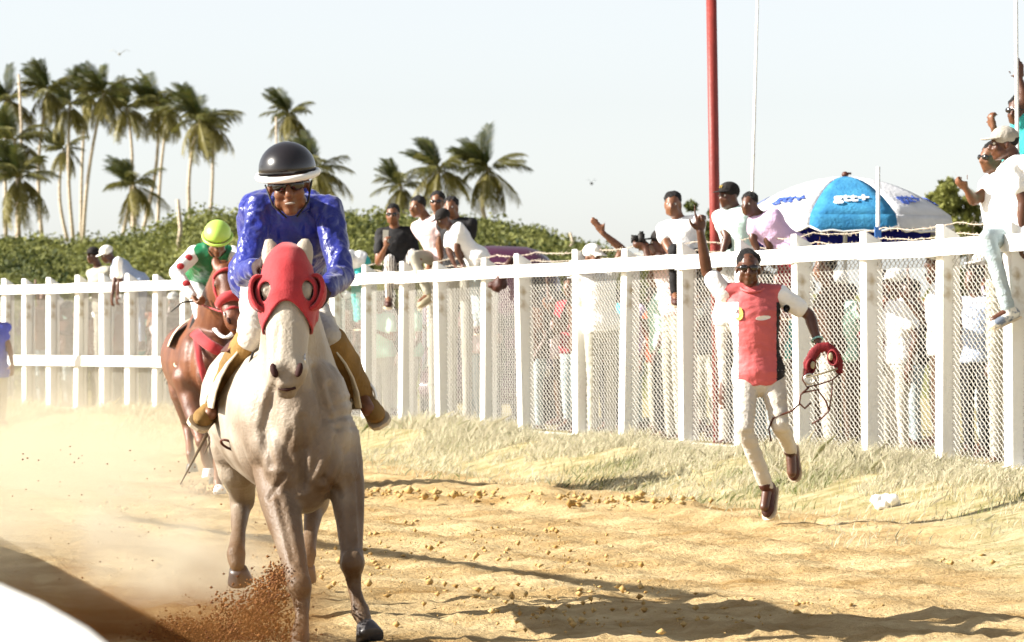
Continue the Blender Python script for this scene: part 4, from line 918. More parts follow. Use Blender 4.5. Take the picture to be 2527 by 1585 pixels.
spec('man in black polo and sunglasses filming with a phone behind the rail', 930, .25, (925, 506), -8, (930, 538, .05), (938, 645, .15),
     {-1: dict(el=(890, 618, -.05), wr=(908, 582, -.25), hd=(.02, -.2, 1), hn=(.6, .7, 0), pose='grip'), 1: dict(el=(980, 610, .05), wr=(958, 628, -.15))}, {1: ((972, 598, -.28), (958, 690, -.2), (0, -1, -.2)), -1: ((918, 612, -.35), (915, 700, -.25), (0, -1, -.2))}, skin=M_skin2, shirt=M_black, pants=M_stripe, glasses=True, sleeve=.6)
def phone():
    Y = fy(930)+.05; b = MB(W(908, 556, Y)); b.box(W(908, 556, Y), (.075, .010, .15)); o = b.build('phone', M_blackm); o.location = W(908, 556, Y); tag(o, 'slim phone held up by the man in black polo', 'phone')
    b = MB(W(908, 556, Y)); b.box(W(908, 556, Y)-Vector((0, .007, 0)), (.066, .002, .138)); b.build('back_cover', mat('phone_back', (.45, .45, .40), .3), o)
phone()
spec('man in pale pink shirt straddling the rail with one grey leg hanging over', 1000, .06, (983, 488), -38, (1006, 516), (1036, 594, .05),
     {1: dict(el=(1034, 572, -.1), wr=(1042, 624, -.08), hd=(0, -.3, -1)), -1: dict(el=(1002, 570, .1), wr=(1010, 625, .1))}, {-1: ((974, 603, -.20), (1008, 692, -.22), (-.75, -.45, -.5)), 1: ((1050, 660, .15), (1050, 740, .2), (0, -1, -.1))}, byaw=-30, shirt=M_pink, pants=M_grey, shoes=M_tan, skin=M_skin2, sleeve=.5)
spec('man in sunglasses behind the pink shirt, face half hidden', 1030, .9, (1030, 476), -12, (1034, 508), (1038, 610), skin=M_skin2, shirt=M_grey, glasses=True)
spec('man in black shirt behind the boy with the backward cap', 1066, .75, (1062, 489), -15, (1074, 518), (1082, 620), {1: dict(el=(1106, 575), wr=(1100, 625))}, skin=M_skin2, shirt=M_black)
spec('boy in black cap and white tee leaning far over the rail', 1080, .02, (1044, 516), -60, (1062, 541), (1122, 606), {1: dict(el=(1076, 590, -.1), wr=(1090, 626, -.06), hd=(-.3, -.4, -.7)), -1: dict(el=(1056, 590, .1), wr=(1072, 626, .04))}, {1: ((1128, 690), (1140, 770), (0, -1, 0)), -1: ((1118, 690, .1), (1125, 770, .1), (0, -1, 0))}, byaw=-50, pitch=-25, shirt=M_tee, pants=M_jean, hat=cap_hat(M_capb), s=.86, sleeve=.5, up=(-.35, -.1, .9))
spec('person in white cap waving one bare raised arm', 1410, .35, (1396, 606), 40, (1402, 640), (1415, 760), {1: dict(sh=(1440, 645), el=(1466, 588, -.05), wr=(1418, 548, -.1), hd=W(1395, 515, 40)-W(1418, 548, 40), hn=(-.2, -.95, .1), pose='open')}, skin=M_skin2, shirt=M_tee, hat=cap_hat(M_capw, tilt=.02), s=1.0, sleeve=.3, byaw=10)
spec('man in black cap aiming a camera to the left over the rail', 1560, .30, (1556, 572), -95, (1572, 602), (1590, 720), {-1: dict(el=(1538, 618, .1), wr=(1524, 576, .08), hd=(-1, 0, .1), pose='grip'), 1: dict(el=(1530, 625, -.15), wr=(1519, 580, -.12), hd=(-1, 0, .1), pose='grip')}, shirt=M_pink, hat=cap_hat(M_capb), s=.98, sleeve=.5, byaw=-60)
def camera_prop():
    Y = fy(1560)+.28; c = W(1503, 562, Y); b = MB(c); b.box(W(1510, 562, Y), (.06, .13, .09)); b.tube([W(1505, 563, Y), W(1494, 563, Y), W(1486, 563, Y)], [.035, .037, .040], 14); b.box(W(1510, 562, Y)+Vector((0, 0, .055)), (.04, .05, .025)); o = b.build('photo_camera', M_blackm, None, True); o.location = c; tag(o, 'black camera with lens in front of the black capped man', 'camera')
camera_prop()
spec('man with goatee in white tee sitting high behind the rail', 1605, .45, (1584, 482), -10, (1600, 518), (1622, 620), {-1: dict(el=(1568, 575, -.1), wr=(1590, 612, -.25)), 1: dict(el=(1640, 575, .1), wr=(1642, 622, 0))}, {-1: ((1588, 590, -.35), (1590, 690, -.3), (0, -1, -.2)), 1: ((1640, 600, -.3), (1640, 690, -.25), (0, -1, -.2))}, skin=M_skin2, shirt=M_tee, pants=M_black, byaw=-15)
M_scarf = cloth('pale_teal_towel', (.55, .70, .64))
def ny_mark(root, base, P, F, U, L, M, s, o):
    b = MB(base)
    for k in range(3): b.cap(P(-.02+k*.013, .098, .075), P(-.012+k*.013, .096, .098), .003*s, .003*s, 5)
    b.build('cap_logo', M_yellow, o, True)
spec('youth in black cap with pale towel round the neck beside the red pole', 1722, .30, (1716, 462), -50, (1730, 492), (1744, 606), {-1: dict(el=(1712, 560, -.1), wr=(1700, 600, -.15)), 1: dict(el=(1755, 560), wr=(1750, 610, -.1))}, shirt=M_scarf, pants=M_black, hat=cap_hat(M_capb, mark=ny_mark), byaw=-30, sleeve=.5, s=.96)
spec('curly haired person seen from behind below the youth with the towel', 1718, .25, (1722, 585), 150, (1720, 622), (1724, 740), shirt=False, s=.95, eyes=False, pants=M_stone)
spec('child in white and lilac tee propped on both arms over the rail', 1800, .05, (1764, 482), -28, (1788, 510), (1856, 582), {-1: dict(sh=(1776, 522), el=(1772, 562, -.06), wr=(1790, 602, -.05), hd=(.1, -.5, -.8)), 1: dict(sh=(1806, 522), el=(1806, 562, -.06), wr=(1816, 600, -.05), hd=(.05, -.5, -.8))}, {1: ((1858, 660, -.05), (1864, 730), (0, -1, 0)), -1: ((1846, 660, .1), (1850, 730, .1), (0, -1, 0))}, byaw=-20, shirt=M_lilac, pants=M_maroon, s=.86, sleeve=.5, leglen=.1)
spec('man in grey cap, white tee and faded jeans seated on the fence', 2385, -.02, (2364, 340), -82, (2390, 374), (2398, 548), {-1: dict(sh=(2384, 395, -.12), el=(2410, 475, -.16), wr=(2404, 558, -.14), hd=(-.2, -.2, -1), pose='relax'), 1: dict(el=(2440, 470, .15), wr=(2430, 560, .15))}, {-1: ((2326, 560, -.20), (2374, 728, -.24), (-.90, -.25, -.42)), 1: ((2345, 575, .10), (2420, 720, .0), (-.8, -.3, -.3))}, byaw=-65, shirt=M_tee, pants=M_jean, shoes=M_trainer, hat=cap_hat(M_capg), s=1.0, sleeve=.55, vox=.010, wr=.008)
spec('bare armed man in sunglasses pointing from behind the seated man', 2345, .7, (2336, 372), -60, (2352, 405), (2368, 560), {-1: dict(sh=(2338, 440), el=(2292, 474, -.05), wr=(2276, 446, -.1), hd=(-.7, -.2, .6), pose='point'), 1: dict(sh=(2370, 400), el=(2352, 330, .1), wr=(2340, 300, .05), hd=(-.3, 0, 1), pose='fist')}, shirt=M_tee, glasses=True, sleeve=.15, skin=M_skin2, byaw=-45)
spec('man in teal shirt throwing one arm up at the right edge', 2400, .9, (2398, 262), -35, (2410, 300), (2425, 470), {-1: dict(sh=(2396, 312), el=(2412, 232, -.05), wr=(2402, 190, -.05), hd=(-.1, 0, 1), hn=(0, -1, 0), pose='open')}, shirt=M_teal, glasses=True, sleeve=.4, byaw=-20)
spec('man in white shirt draped over the rail with both arms hanging down', 300, .05, (252, 600), -50, (268, 618), (326, 664), {-1: dict(el=(270, 660, .0), wr=(264, 696, -.05), hd=(-.1, 0, -1)), 1: dict(el=(282, 660, -.1), wr=(276, 694, -.12), hd=(-.1, 0, -1))}, {1: ((330, 740), (335, 810), (0, -1, 0)), -1: ((322, 740, .1), (325, 810, .1), (0, -1, 0))}, byaw=-60, pitch=-20, shirt=M_steel, sleeve_mat=M_tee, pants=M_steel, hat=cap_hat(M_capw), sleeve=.7, s=.95, up=(-.3, -.1, .9))
spec('person in dark cap leaning over the rail beside the draped man', 225, .3, (219, 603), -35, (232, 632), (245, 720), shirt=M_grey, hat=cap_hat(M_capb), s=.95)
spec('person in purple shirt cut by the left picture edge', 10, -2.6, (-16, 736), 70, (-12, 762), (-10, 875), {-1: dict(sh=(4, 775), el=(21, 815, -.05), wr=(29, 860, -.1), hd=(0, 0, -1))}, shirt=M_blueshirt, sleeve=.5, byaw=30, base=(W(-10, 0, fy(10)-2.6).x, fy(10)-2.6, .1), skin=M_skin2)
spec('spectator in white bending over the rail right behind the blue jockey', 835, .05, (795, 612), -70, (808, 606), (842, 615), {-1: dict(el=(812, 645, -.1), wr=(805, 672, -.1))}, {1: ((846, 690), (850, 760), (0, -1, 0)), -1: ((838, 690, .1), (842, 760, .1), (0, -1, 0))}, byaw=-60, shirt=M_tee, pants=M_teal, s=.9)

# ------------------------------------------------------------------ crowd behind the mesh
def make_crowd():
    temps = []
    for t in range(5):
        B = Vector((0, 0, 0)); h = 1.0; sw = random.uniform(-.05, .05)
        hands = [{1: dict(el=(.24, .02, 1.10), wr=(.22, -.12, .88)), -1: dict(el=(-.24, .02, 1.10), wr=(-.22, -.12, .88))}, {1: dict(el=(.26, -.05, 1.12), wr=(.12, -.24, 1.22)), -1: dict(el=(-.24, .02, 1.1), wr=(-.2, -.1, .9))},
                 {1: dict(el=(.28, -.08, 1.5), wr=(.24, -.12, 1.76)), -1: dict(el=(-.25, 0, 1.1), wr=(-.12, -.22, 1.2))}, {1: dict(el=(.24, -.15, 1.15), wr=(.05, -.25, 1.35)), -1: dict(el=(-.24, -.15, 1.15), wr=(-.05, -.25, 1.35))}, {1: dict(el=(.23, .05, 1.1), wr=(.2, .0, .86)), -1: dict(el=(-.28, -.05, 1.12), wr=(-.3, -.22, 1.3))}][t]
        r = human('x', B, (sw, -.05, 1.62), (0, -1, -.05), (sw*.7, 0, 1.45), (0, 0, .95), (1, 0, 0), hands, {}, vox=.024, eyes=False, hat=cap_hat(M_capw if t == 4 else M_capb) if t in (1, 4) else None, wr=.01, glasses=(t == 3))
        temps.append(r)
    shirts = [('dark brown', cloth('dark_brown_shirt', (.07, .03, .015))), ('olive', cloth('olive_shirt', (.12, .10, .04))), ('charcoal', cloth('charcoal_shirt', (.03, .028, .028))), ('rust', cloth('rust_shirt', (.22, .05, .02))), ('white', M_tee), ('pale pink', M_pink), ('mint green', M_mint), ('black', M_black), ('grey', M_grey), ('lilac', M_lilac), ('maroon', M_maroon), ('yellow', cloth('yellow_shirt', (.62, .52, .16))), ('teal', M_teal), ('steel blue', M_steel), ('brown', cloth('brown_shirt', (.20, .10, .05)))]
    pants = [('pale trousers', M_stone), ('brown trousers', cloth('brown_trousers', (.09, .05, .03))), ('black trousers', M_black), ('blue jeans', M_jean), ('grey trousers', M_grey)]
    ordn = ['first', 'second', 'third', 'fourth', 'fifth', 'sixth', 'seventh', 'eighth', 'ninth', 'tenth', 'eleventh', 'twelfth', 'thirteenth', 'fourteenth', 'fifteenth', 'sixteenth', 'seventeenth', 'eighteenth', 'nineteenth', 'twentieth', 'twenty first', 'twenty second', 'twenty third', 'twenty fourth', 'twenty fifth', 'twenty sixth', 'twenty seventh']
    col = {c: m for c, m in shirts}; first = {}
    N = len(PP)
    for bay in range(2, N-1):
        p, qq = PP[bay], PP[bay+1]; d = fdir(bay); nrm = Vector((-d.y, d.x, 0)); nrm = nrm if nrm.x > 0 else -nrm
        if 440 < POSTS[bay] < 760: continue
        k = 4
        names = random.sample([c for c, _ in shirts], k); names[0] = names[0] if random.random() < .5 or 'dark brown' in names else 'dark brown'
        if POSTS[bay] == 1370: names = ['mint green', 'white', 'yellow', 'brown']
        if POSTS[bay] in (1478, 2055, 1895): names[0] = 'white'; names = list(dict.fromkeys(names+['brown', 'grey', 'maroon']))[:k]
        for j in range(k):
            t = random.randrange(5); src = temps[t]; pn, pm = random.choice(pants[1:] if random.random() < .8 else pants); nth = N-2-bay
            pos = p.lerp(qq, (j+.5)/k+random.uniform(-.12, .12))+nrm*(.45+.6*j+random.uniform(0, .4)); pos.z = ZB
            if t in first: r = src.copy(); COL.objects.link(r); kids = [(c, c.copy()) for c in src.children]
            else: first[t] = 1; r = src; kids = [(c, c) for c in src.children]
            for c, n in kids:
                if n is not c: COL.objects.link(n); n.parent = r
                nm = c.name.split('.')[0]
                mm = {'shirt': col[names[j]], 'trousers': pm, 'body': random.choice([M_skin, M_skin, M_skin2])}.get(nm)
                if mm: n.material_slots[0].link = 'OBJECT'; n.material_slots[0].material = mm
                if n is not c:
                    for g in c.children: gg = g.copy(); COL.objects.link(gg); gg.parent = n
            r.location = pos; r.rotation_euler = (0, 0, math.atan2(d.y, d.x)+random.uniform(-.5, .5)+(0 if nrm.x > 0 else math.pi)+R(15)); sc_ = random.uniform(.86, 1.0); r.scale = (sc_,)*3
            tag(r, f'person in {names[j]} shirt, {pn}, behind mesh, {ordn[nth]} bay from right', 'person', 'crowd behind the wire mesh')
make_crowd()

# ------------------------------------------------------------------ poles, parasol, van, hanging sack
M_redpole = mat('red_painted_pole', (.20, .028, .022), .5, var=.15, scale=4, bump=.15)
def pole(name, label, p0, p1, r, m, cat='pole', r1=None, cap=None):
    b = MB(p0); b.tube([p0, lerp(p0, p1, .5), p1], [r, (r+(r1 or r))/2, r1 or r], 14); o = b.build(name, m, None, True); o.location = p0; tag(o, label, cat); return o
Yp = fy(1690)+.55
a, c = W(1692, 1110, Yp), W(1674, -60, Yp); a.z = ZB; o = pole('red_pole', 'tall round red pole standing just behind the fence', a, c, .048, M_redpole)
bb = MB(a); bb.tube([a+Vector((0, 0, .0)), a+Vector((0, 0, .05))], [.11, .10], 14); bb.build('base_collar', M_redpole, o, True)
Yq = fy(1760)+1.2; a, c = W(1755, 1090, Yq), W(1785, -40, Yq); a.z = ZB; o = pole('white_flagpole', 'thin white pole right of the red pole', a, c, .018, M_white, r1=.012); bb = MB(a); bb.ell(c, (.025,)*3); bb.build('finial', M_white, o, True)
Yq = fy(2395)+.4; a, c = W(2402, 1090, Yq), W(2392, -40, Yq); a.z = ZB; o = pole('white_pole', 'thin white pole rising behind the seated man', a, c, .016, M_white, r1=.014); bb = MB(a); bb.ell(c, (.022,)*3); bb.build('finial', M_white, o, True)
Yq = fy(2066)+.25; a, c = W(2064, 1100, Yq), W(2068, 393, Yq); a.z = ZB; o = pole('white_pipe', 'short white pipe standing in front of the parasol', a, c, .016, M_white); bb = MB(a); bb.box(W(2067, 548, Yq), (.05, .06, .09)); bb.build('blue_clamp', mat('blue_clamp', (.03, .12, .35), .5), o)
M_umbw = cloth('white_parasol', (.78, .78, .80), trans=.25); M_umbb = cloth('blue_parasol', (.03, .20, .42), trans=.2, col2=(.06, .30, .52)); M_umbd = cloth('navy_parasol', (.012, .016, .28), trans=.2); M_print = cloth('blue_print', (.05, .10, .40))
def text_mesh(body, size, M, m, parent, name):
    cu = bpy.data.curves.new(name, 'FONT'); cu.body = body; cu.size = size; cu.align_x = 'CENTER'; cu.align_y = 'CENTER'; cu.extrude = .003; cu.offset = size*.025
    o = bpy.data.objects.new('t', cu); SHOP.collection.objects.link(o); SHOP.view_layers[0].update(); dg = SHOP.view_layers[0].depsgraph; me = bpy.data.meshes.new_from_object(o.evaluated_get(dg), depsgraph=dg); bpy.data.objects.remove(o)
    t = link(name, me, m, parent); t.matrix_local = M; return t
def parasol():
    Y = 42.0; top = W(1990, 416, Y); base = Vector((top.x, Y, ZB)); root = empty('parasol', base); tag(root, 'large white and blue parasol behind the right part of the fence', 'parasol')
    edge = W(2248, 512, Y); rad = (edge.x-top.x); zr = edge.z; n = 8; rot = R(-90)+math.pi/8
    H = top.z-zr
    def P(a, t): # t 0..1 from the top to the rim, sagging between ribs
        return Vector((math.cos(a)*rad*t, math.sin(a)*rad*t, top.z-base.z-H*(t**2.1*.88+t*.12)))
    for k in range(n):
        a0, a1 = rot+(k-1)*2*math.pi/n, rot+k*2*math.pi/n; b = MB(); V = []; F = []
        for i in range(9):
            for j in range(7):
                t = i/8; u = j/6; a = a0+(a1-a0)*u; p = P(a, max(t, .02)); sag = math.sin(math.pi*u)*.06*t; p = p*1.0; p.x *= 1-sag; p.y *= 1-sag; V.append(p)
        for i in range(8):
            for j in range(6): q_ = i*7+j; F.append((q_, q_+1, q_+8, q_+7))
        b.add(V, F); front = (k == 0 or k == 4)
        o = b.build('canopy_panel', M_umbb if front else M_umbw, root, True); thicken(o, .004)
        b = MB(); V = []; F = []
        for i in range(4):
            for j in range(9):
                u = j/8; a = a0+(a1-a0)*u; sag = math.sin(math.pi*u)*.06; p = P(a, 1.); p.x *= (1-sag); p.y *= (1-sag); e = Vector((math.cos(a), math.sin(a), 0))
                V.append(p+e*.03*i/3-Vector((0, 0, .16*i/3*(1+.06*math.sin(u*19))*(1 if 0 < j < 8 else .7))))
        for i in range(3):
            for j in range(8): q_ = i*9+j; F.append((q_, q_+1, q_+10, q_+9))
        b.add(V, F); o = b.build('valance', M_umbb if front else M_umbw, root, True); thicken(o, .004)
        b = MB(); b.tube([V[27+j] for j in range(9)], .010, 6); b.build('valance_piping', M_trim, root, True)
        b = MB(); b.tube([P(a0, t)-Vector((0, 0, .012)) for t in (.03, .3, .6, .85, 1.)], .008, 6); b.build('rib', M_white, root, True)
        # inner lining of the far side, seen below the rim
        am = (a0+a1)/2
        for u, m in ((0, M_print if not front else M_tee),):
            t = .78; p = P(am, t); e = Vector((math.cos(am), math.sin(am), 0)); sl = (P(am, t+.05)-P(am, t-.05)).normalized(); side = sl.cross(Vector((0,0,1))).normalized(); nn = side.cross(sl).normalized()
            if nn.z < 0: nn = -nn
            tx = Vector((0,0,1)).cross(e).normalized(); up_ = nn.cross(tx)
            Mx = Matrix((tx, up_, nn)).transposed().to_4x4(); Mx.translation = Vector((p.x*(1-.06*t), p.y*(1-.06*t), p.z))+nn*.012
            if math.sin(am) < .3: text_mesh('gtt+', .21, Mx, m, root, 'print')
    lo = MB()                      # hanging navy apron inside the canopy
    V = []; F = []
    for j in range(13):
        a = R(28)+R(124)*j/12
        for i, t in enumerate((.93, .93)): p = P(a, t); p.z = zr-base.z-.02-(.34 if i else 0); V.append(p)
    for j in range(12): F.append((2*j, 2*j+1, 2*j+3, 2*j+2))
    o = lo.add(V, F).build('back_apron', M_umbd, root, True); thicken(o, .004)
    b = MB(); b.tube([(0, 0, 0), (0, 0, top.z-base.z-.02)], .020, 12); b.build('shaft', M_white, root, True)
    b = MB(); b.ell((0, 0, top.z-base.z+.02), (.035, .035, .03)); b.box((.03, 0, top.z-base.z+.03), (.06, .02, .02)); b.build('top_knob', M_leather, root, True)
parasol()
M_van = mat('maroon_van_paint', (.06, .012, .035), .22, var=.1, spec=.6, coat=.7); M_glass = mat('van_glass', (.01, .012, .016), .05, spec=.8); M_tyre = mat('tyre', (.015, .015, .015), .85)
def van():
    Y = 49.5; x0, x1 = W(985, 0, Y).x, W(1332, 0, Y).x; zt = W(0, 571, Y).z; base = Vector(((x0+x1)/2, Y, .28)); root = empty('parked_van', base); tag(root, 'dark maroon van parked behind the fence with only its roof showing', 'van'); w = (x1-x0)/2; h = zt-.28
    b = MB(); V = []; F = []; secs = [(-.0, .55, .30), (.1, .62, .25), (.9, 1.0, .22), (1.5, h-.10, .2), (1.7, h, .2), (3.8, h, .2), (4.2, h-.1, .2), (4.3, 1.0, .25), (4.35, .5, .3)]
    for y, zz, lo in secs:
        for a in np.linspace(0, 2*math.pi, 24, endpoint=False):
            cx, cz = math.cos(a), math.sin(a); f = lambda v: math.copysign(abs(v)**.45, v)
            tap = 1-.14*max(0, cz); V.append((f(cx)*w*tap, y, lo+(zz-lo)*(.5+.5*f(cz))))
    n = 24
    for i in range(len(secs)-1):
        for j in range(n): F.append((i*n+j, i*n+(j+1) % n, (i+1)*n+(j+1) % n, (i+1)*n+j))
    F += [tuple(range(n))[::-1], tuple((len(secs)-1)*n+j for j in range(n))]
    b.add(V, F).build('body', M_van, root, True)
    b = MB(); b.add([(-w*.8, .98, 1.12), (w*.8, .98, 1.12), (w*.72, 1.46, h-.22), (-w*.72, 1.46, h-.22)], [(0,1,2,3)]); o = b.build('windscreen', M_glass, root); thicken(o, .02)
    for sx in (-1, 1):
        b = MB(); b.add([(sx*w*.985, 1.6, 1.1), (sx*w*.985, 3.9, 1.1), (sx*w*.93, 3.8, h-.3), (sx*w*.93, 1.8, h-.3)], [(0,1,2,3)]); o = b.build('side_window', M_glass, root); thicken(o, .03)
        b = MB(); b.ell((sx*w*.7, .02, .62), (.11, .04, .07)); b.build('headlight', M_trim, root, True)
        for y in (.8, 3.5): b = MB(); b.tube([(sx*w*.72, y, .3), (sx*w*.98, y, .3)], .30, 20); t = b.build('wheel', M_tyre, root); bb = MB(); bb.tube([(sx*w*.97, y, .3), (sx*w*1.0, y, .3)], .18, 16); bb.build('rim', M_steelm, t)
van()
def sack():
    Y = fy(1180)-.30; c = W(1180, 650, Y); b = MB(c)
    b.tube([W(1205, 611, Y+.30), W(1201, 617, Y-.02), W(1192, 634, Y-.03), W(1182, 652, Y-.03), W(1172, 672, Y-.03), W(1166, 686, Y-.03)], [.022, .034, .038, .055, .078, .045], 14, [.03, .035, .04, .05, .06, .04]); b.ell(W(1158, 672, Y-.03), (.04, .04, .035)); b.ell(W(1184, 668, Y-.03), (.045, .045, .06))
    o = b.remesh('hanging_pouch', M_shoe, None, .01, 2, wr=.008, wf=11); o.location = c; tag(o, 'dark leather pouch slung over the top rail', 'pouch')
    b = MB(c); b.tube([W(1204, 608, Y+.42), W(1206, 608, Y+.25), W(1202, 616, Y-.03)], .016, 8); b.build('strap', M_leather, o, True)
sack()
def bird(xv, yv, Y, label, sp=.5, m=None):
    c = W(xv, yv, Y); b = MB(); b.ell((0, 0, 0), (.07, .16, .06)); b.ell((0, -.17, .02), (.045, .05, .045)); o = b.build('bird', m, None, True); o.location = c; tag(o, label, 'bird', 'birds in the sky')
    for k in (-1, 1): b = MB(); b.add([(k*.04, -.06, .02), (k*.04, .09, .02), (k*sp*.55, .05, .22), (k*sp*.55, -.07, .22), (k*sp, .10, .16)], [(0,1,2,3), (3,2,4)]); w = b.build('wing', m, o); thicken(w, .012)
bird(281, 128, 220, 'pale bird gliding above the palm grove', .55, M_capg); bird(1393, 433, 200, 'small dark bird low in the sky over the waving arm', .22, M_capb)

# ------------------------------------------------------------------ inner running rail, near the camera
M_pvc = mat('white_pvc', (.8, .8, .78), .4, var=.04, trans=.45)
def inner_rail():
    pts = []
    for x, y, z in ((330, 1585, .9), (205, 1480, .9), (100, 1420, .9), (0, 1376, .9), (-140, 1325, .9)):
        Y = (CAMZ-z)*FV/(y-799.6); pts.append(Vector(((x-1205.5)*Y/FV, Y, z)))
    for Y, X in ((7.6, -1.12), (9.5, -1.5), (12, -1.95), (15, -2.5), (19, -3.25), (24, -4.3), (30, -5.9)): pts.append(Vector((X, Y, .9)))
    pts = [pts[0]*1.0+(pts[0]-pts[1])*1.5]+pts
    base = Vector((pts[1].x, pts[1].y, 0)); root = empty('inner_rail', base); tag(root, 'white inner running rail cutting the lower left corner', 'rail')
    P = []
    for i in range(len(pts)-1):
        for t in (0, .5): P.append(lerp(pts[i], pts[i+1], t))
    P.append(pts[-1]); b = MB(base); b.tube([p-Vector((0, 0, .40)) for p in P], .04, 16, [.40]*len(P), up=(0,0,1)); b.build('rail_board', M_pvc, root, True)
    for i in (2, 5, 7, 9, 11):
        p = pts[i]; b = MB(base); b.tube([(p.x-.07, p.y, 0), (p.x-.07, p.y, .86)], .03, 10); b.build('post', M_pvc, root, True)
inner_rail()

def litter():
    for x, y, w_, lb in ((2088, 1138, .085, 'crumpled white plastic bag lying in the grass by the fence'), (2012, 1082, .07, 'small white carton dropped against the fence foot')):
        Y = fy(x)-.35 if y < 1100 else 30.2; X = (x-1205.5)*Y/FV; z = float(bank(np.array(X), np.array(Y))[0]); c = Vector((X, Y, z)); b = MB(); 
        for k in range(9): b.ell((random.gauss(0, w_*.45), random.gauss(0, w_*.4), w_*.45+random.gauss(0, .012)), (w_*.5, w_*.45, w_*.42), nu=8, nv=6)
        o = b.remesh('plastic_bag' if w_ > .08 else 'carton', M_trim, None, .012, 0, wr=.012, wf=25); o.location = c; tag(o, lb, 'litter')
litter()
# ------------------------------------------------------------------ added timber frame, unseen off to the left: its beam casts the track's diagonal shadow
def shadow_frame():
    h = 2.6; off = Vector((SUN.x, SUN.y, 0))*(h/SUN.z); a = Vector((-2.75, 30.2, 0))+off; b_ = Vector((.95, 21.0, 0))+off
    root = empty('unseen_shadow_frame', a); tag(root, 'added timber frame, unseen outside the left picture edge, shading the track', 'shadow_frame'); m = mat('shadow_frame_timber', (.3, .25, .18), .85, bump=.4)
    b = MB(a); b.tube([a+Vector((0, 0, h)), b_+Vector((0, 0, h))], .065, 10); b.build('shadow_frame_beam', m, root, True)
    for p in (a, b_): b = MB(a); b.tube([p, p+Vector((0, 0, h-.06))], .05, 10); b.build('post', m, root, True)
shadow_frame()

# ------------------------------------------------------------------ dust and flying dirt
def volume_mat(name, col, aniso, build):
    m = bpy.data.materials.new(name); m.use_nodes = True; nt = m.node_tree; nt.nodes.clear(); out = nd(nt, 'ShaderNodeOutputMaterial'); v = nd(nt, 'ShaderNodeVolumePrincipled')
    v.inputs['Color'].default_value = (*col, 1); v.inputs['Anisotropy'].default_value = aniso; nt.links.new(v.outputs[0], out.inputs['Volume']); build(nt, v); return m
def mth(nt, op, a, b=None, c=None, clamp=False):
    n = nd(nt, 'ShaderNodeMath', operation=op); n.use_clamp = clamp
    for i, x in enumerate((a, b, c)):
        if x is None: continue
        if hasattr(x, 'is_output'): nt.links.new(x, n.inputs[i])
        else: n.inputs[i].default_value = x
    return n.outputs[0]
def sm(nt, x, a, b): # smooth ramp from 0 at a to 1 at b
    n = nd(nt, 'ShaderNodeMapRange'); n.interpolation_type = 'SMOOTHSTEP'; n.inputs['From Min'].default_value = min(a, b); n.inputs['From Max'].default_value = max(a, b)
    n.inputs['To Min'].default_value = 0 if a < b else 1; n.inputs['To Max'].default_value = 1 if a < b else 0; nt.links.new(x, n.inputs['Value']); return n.outputs[0]
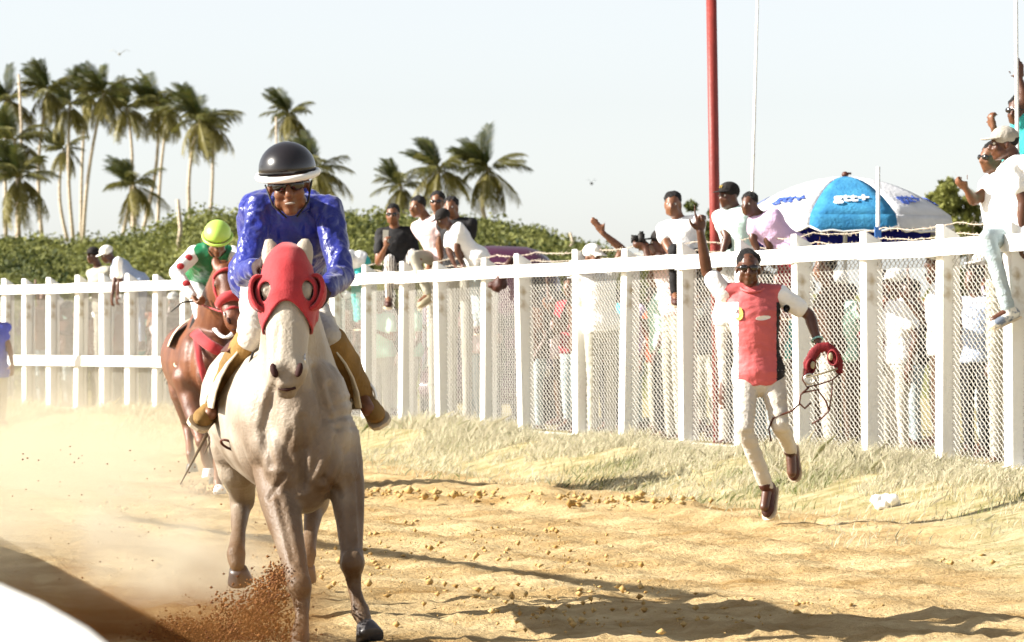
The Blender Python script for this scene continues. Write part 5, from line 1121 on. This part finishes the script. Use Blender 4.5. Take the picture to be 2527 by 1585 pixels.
def dust_box(name, label, lo, hi, col, dens, hgt, nscale, thr, xr, aniso=.35, extra=None, seed=0.):
    def build(nt, v):
        tc = nd(nt, 'ShaderNodeTexCoord'); sp = nd(nt, 'ShaderNodeSeparateXYZ'); nt.links.new(tc.outputs['Object'], sp.inputs[0]); x, y, z = sp.outputs
        nz = nd(nt, 'ShaderNodeTexNoise'); nz.inputs['Scale'].default_value = nscale; nz.inputs['Detail'].default_value = 2.0; nz.inputs['Distortion'].default_value = .4
        mp = nd(nt, 'ShaderNodeMapping'); mp.inputs['Scale'].default_value = (1, .55, 1.3); mp.inputs['Location'].default_value = (seed, 0, 0); nt.links.new(tc.outputs['Object'], mp.inputs[0]); nt.links.new(mp.outputs[0], nz.inputs['Vector'])
        n = sm(nt, nz.outputs[0], thr, thr+.25); n = mth(nt, 'ADD', n, .12)
        h = mth(nt, 'MULTIPLY', z, -1./hgt); h = mth(nt, 'EXPONENT', h)
        s = mth(nt, 'MULTIPLY_ADD', y, xr[2], x)          # slanted side border
        f = sm(nt, s, xr[1], xr[0]); f = mth(nt, 'MULTIPLY', f, sm(nt, z, hi[2]-lo[2], (hi[2]-lo[2])*.55))
        for ax_, l0, h0 in ((y, 0, hi[1]-lo[1]), (x, 0, hi[0]-lo[0])):
            f = mth(nt, 'MULTIPLY', f, sm(nt, ax_, l0, l0+(h0-l0)*.18)); f = mth(nt, 'MULTIPLY', f, sm(nt, ax_, h0, h0-(h0-l0)*.18))
        d = mth(nt, 'MULTIPLY', n, h); d = mth(nt, 'MULTIPLY', d, f); d = mth(nt, 'MULTIPLY', d, dens); nt.links.new(d, v.inputs['Density'])
    b = MB(); dx, dy, dz = (hi[i]-lo[i] for i in range(3)); b.box((dx/2, dy/2, dz/2), (dx, dy, dz))
    o = b.build(name, volume_mat(name+'_air', col, aniso, build)); o.location = lo; tag(o, label, 'dust', kind='stuff'); return o
dust_box('dust_cloud', 'pale dust cloud hanging over the track behind the horses', (-13, 18.9, -.1), (0.8, 52, 1.9), (.80, .73, .57), 1.25, .28, .6, .40, (9.5, 11.8, .05))
dust_box('hoof_dust', 'thick plume of dust behind the raised hind hoof of the grey horse', (-2.2, 19.9, -.05), (-.9, 22.0, .9), (.86, .79, .64), 4.0, .35, 2.4, .42, (.8, 1.2, 0.), seed=3.)
M_spray = mat('flying_dirt', (.10, .030, .012), .95, col2=(.26, .12, .035), scale=14)
def spray():
    P = []; S = []
    for cx, cy, sx, sy, n in ((590, 1450, 45, 28, 3000), (632, 1400, 24, 24, 1800), (440, 1490, 45, 18, 2200), (530, 1498, 80, 16, 2600), (655, 1360, 14, 16, 700), (470, 1160, 24, 18, 500)):
        x = RNG.normal(size=n)*sx+cx; y = np.minimum(RNG.normal(size=n)*sy+cy, 1560); Y = (18.1 if cy > 1200 else 35.0)+RNG.normal(size=n)*.22
        z = np.maximum(CAMZ-(y-799.6)*Y/FV, .01); P.append(np.stack([(x-1205.5)*Y/FV, Y, z], -1)); S.append((.002+.009*RNG.random(n)**3)*(1 if cy > 1200 else 1.3))
    n = 160; x = RNG.uniform(0, 700, n); y = RNG.uniform(1050, 1400, n); Y = RNG.uniform(19, 24, n); P.append(np.stack([(x-1205.5)*Y/FV, Y, np.maximum(.02, CAMZ-(y-799.6)*Y/FV)], -1)); S.append(.002+.005*RNG.random(n))
    o = clod_soup('flying_dirt', np.concatenate(P), np.concatenate(S), M_spray); tag(o, 'spray of dark red dirt clods thrown up by the hooves', 'dirt', kind='stuff')
spray()
dust_box('dirt_haze', 'brown haze of fine earth around the flying clods', (-2.3, 17.3, -.05), (-.60, 18.7, .62), (.30, .14, .045), 4.5, .17, 3.2, .40, (1.35, 1.65, 0.), seed=9.)

bpy.data.scenes.remove(SHOP)
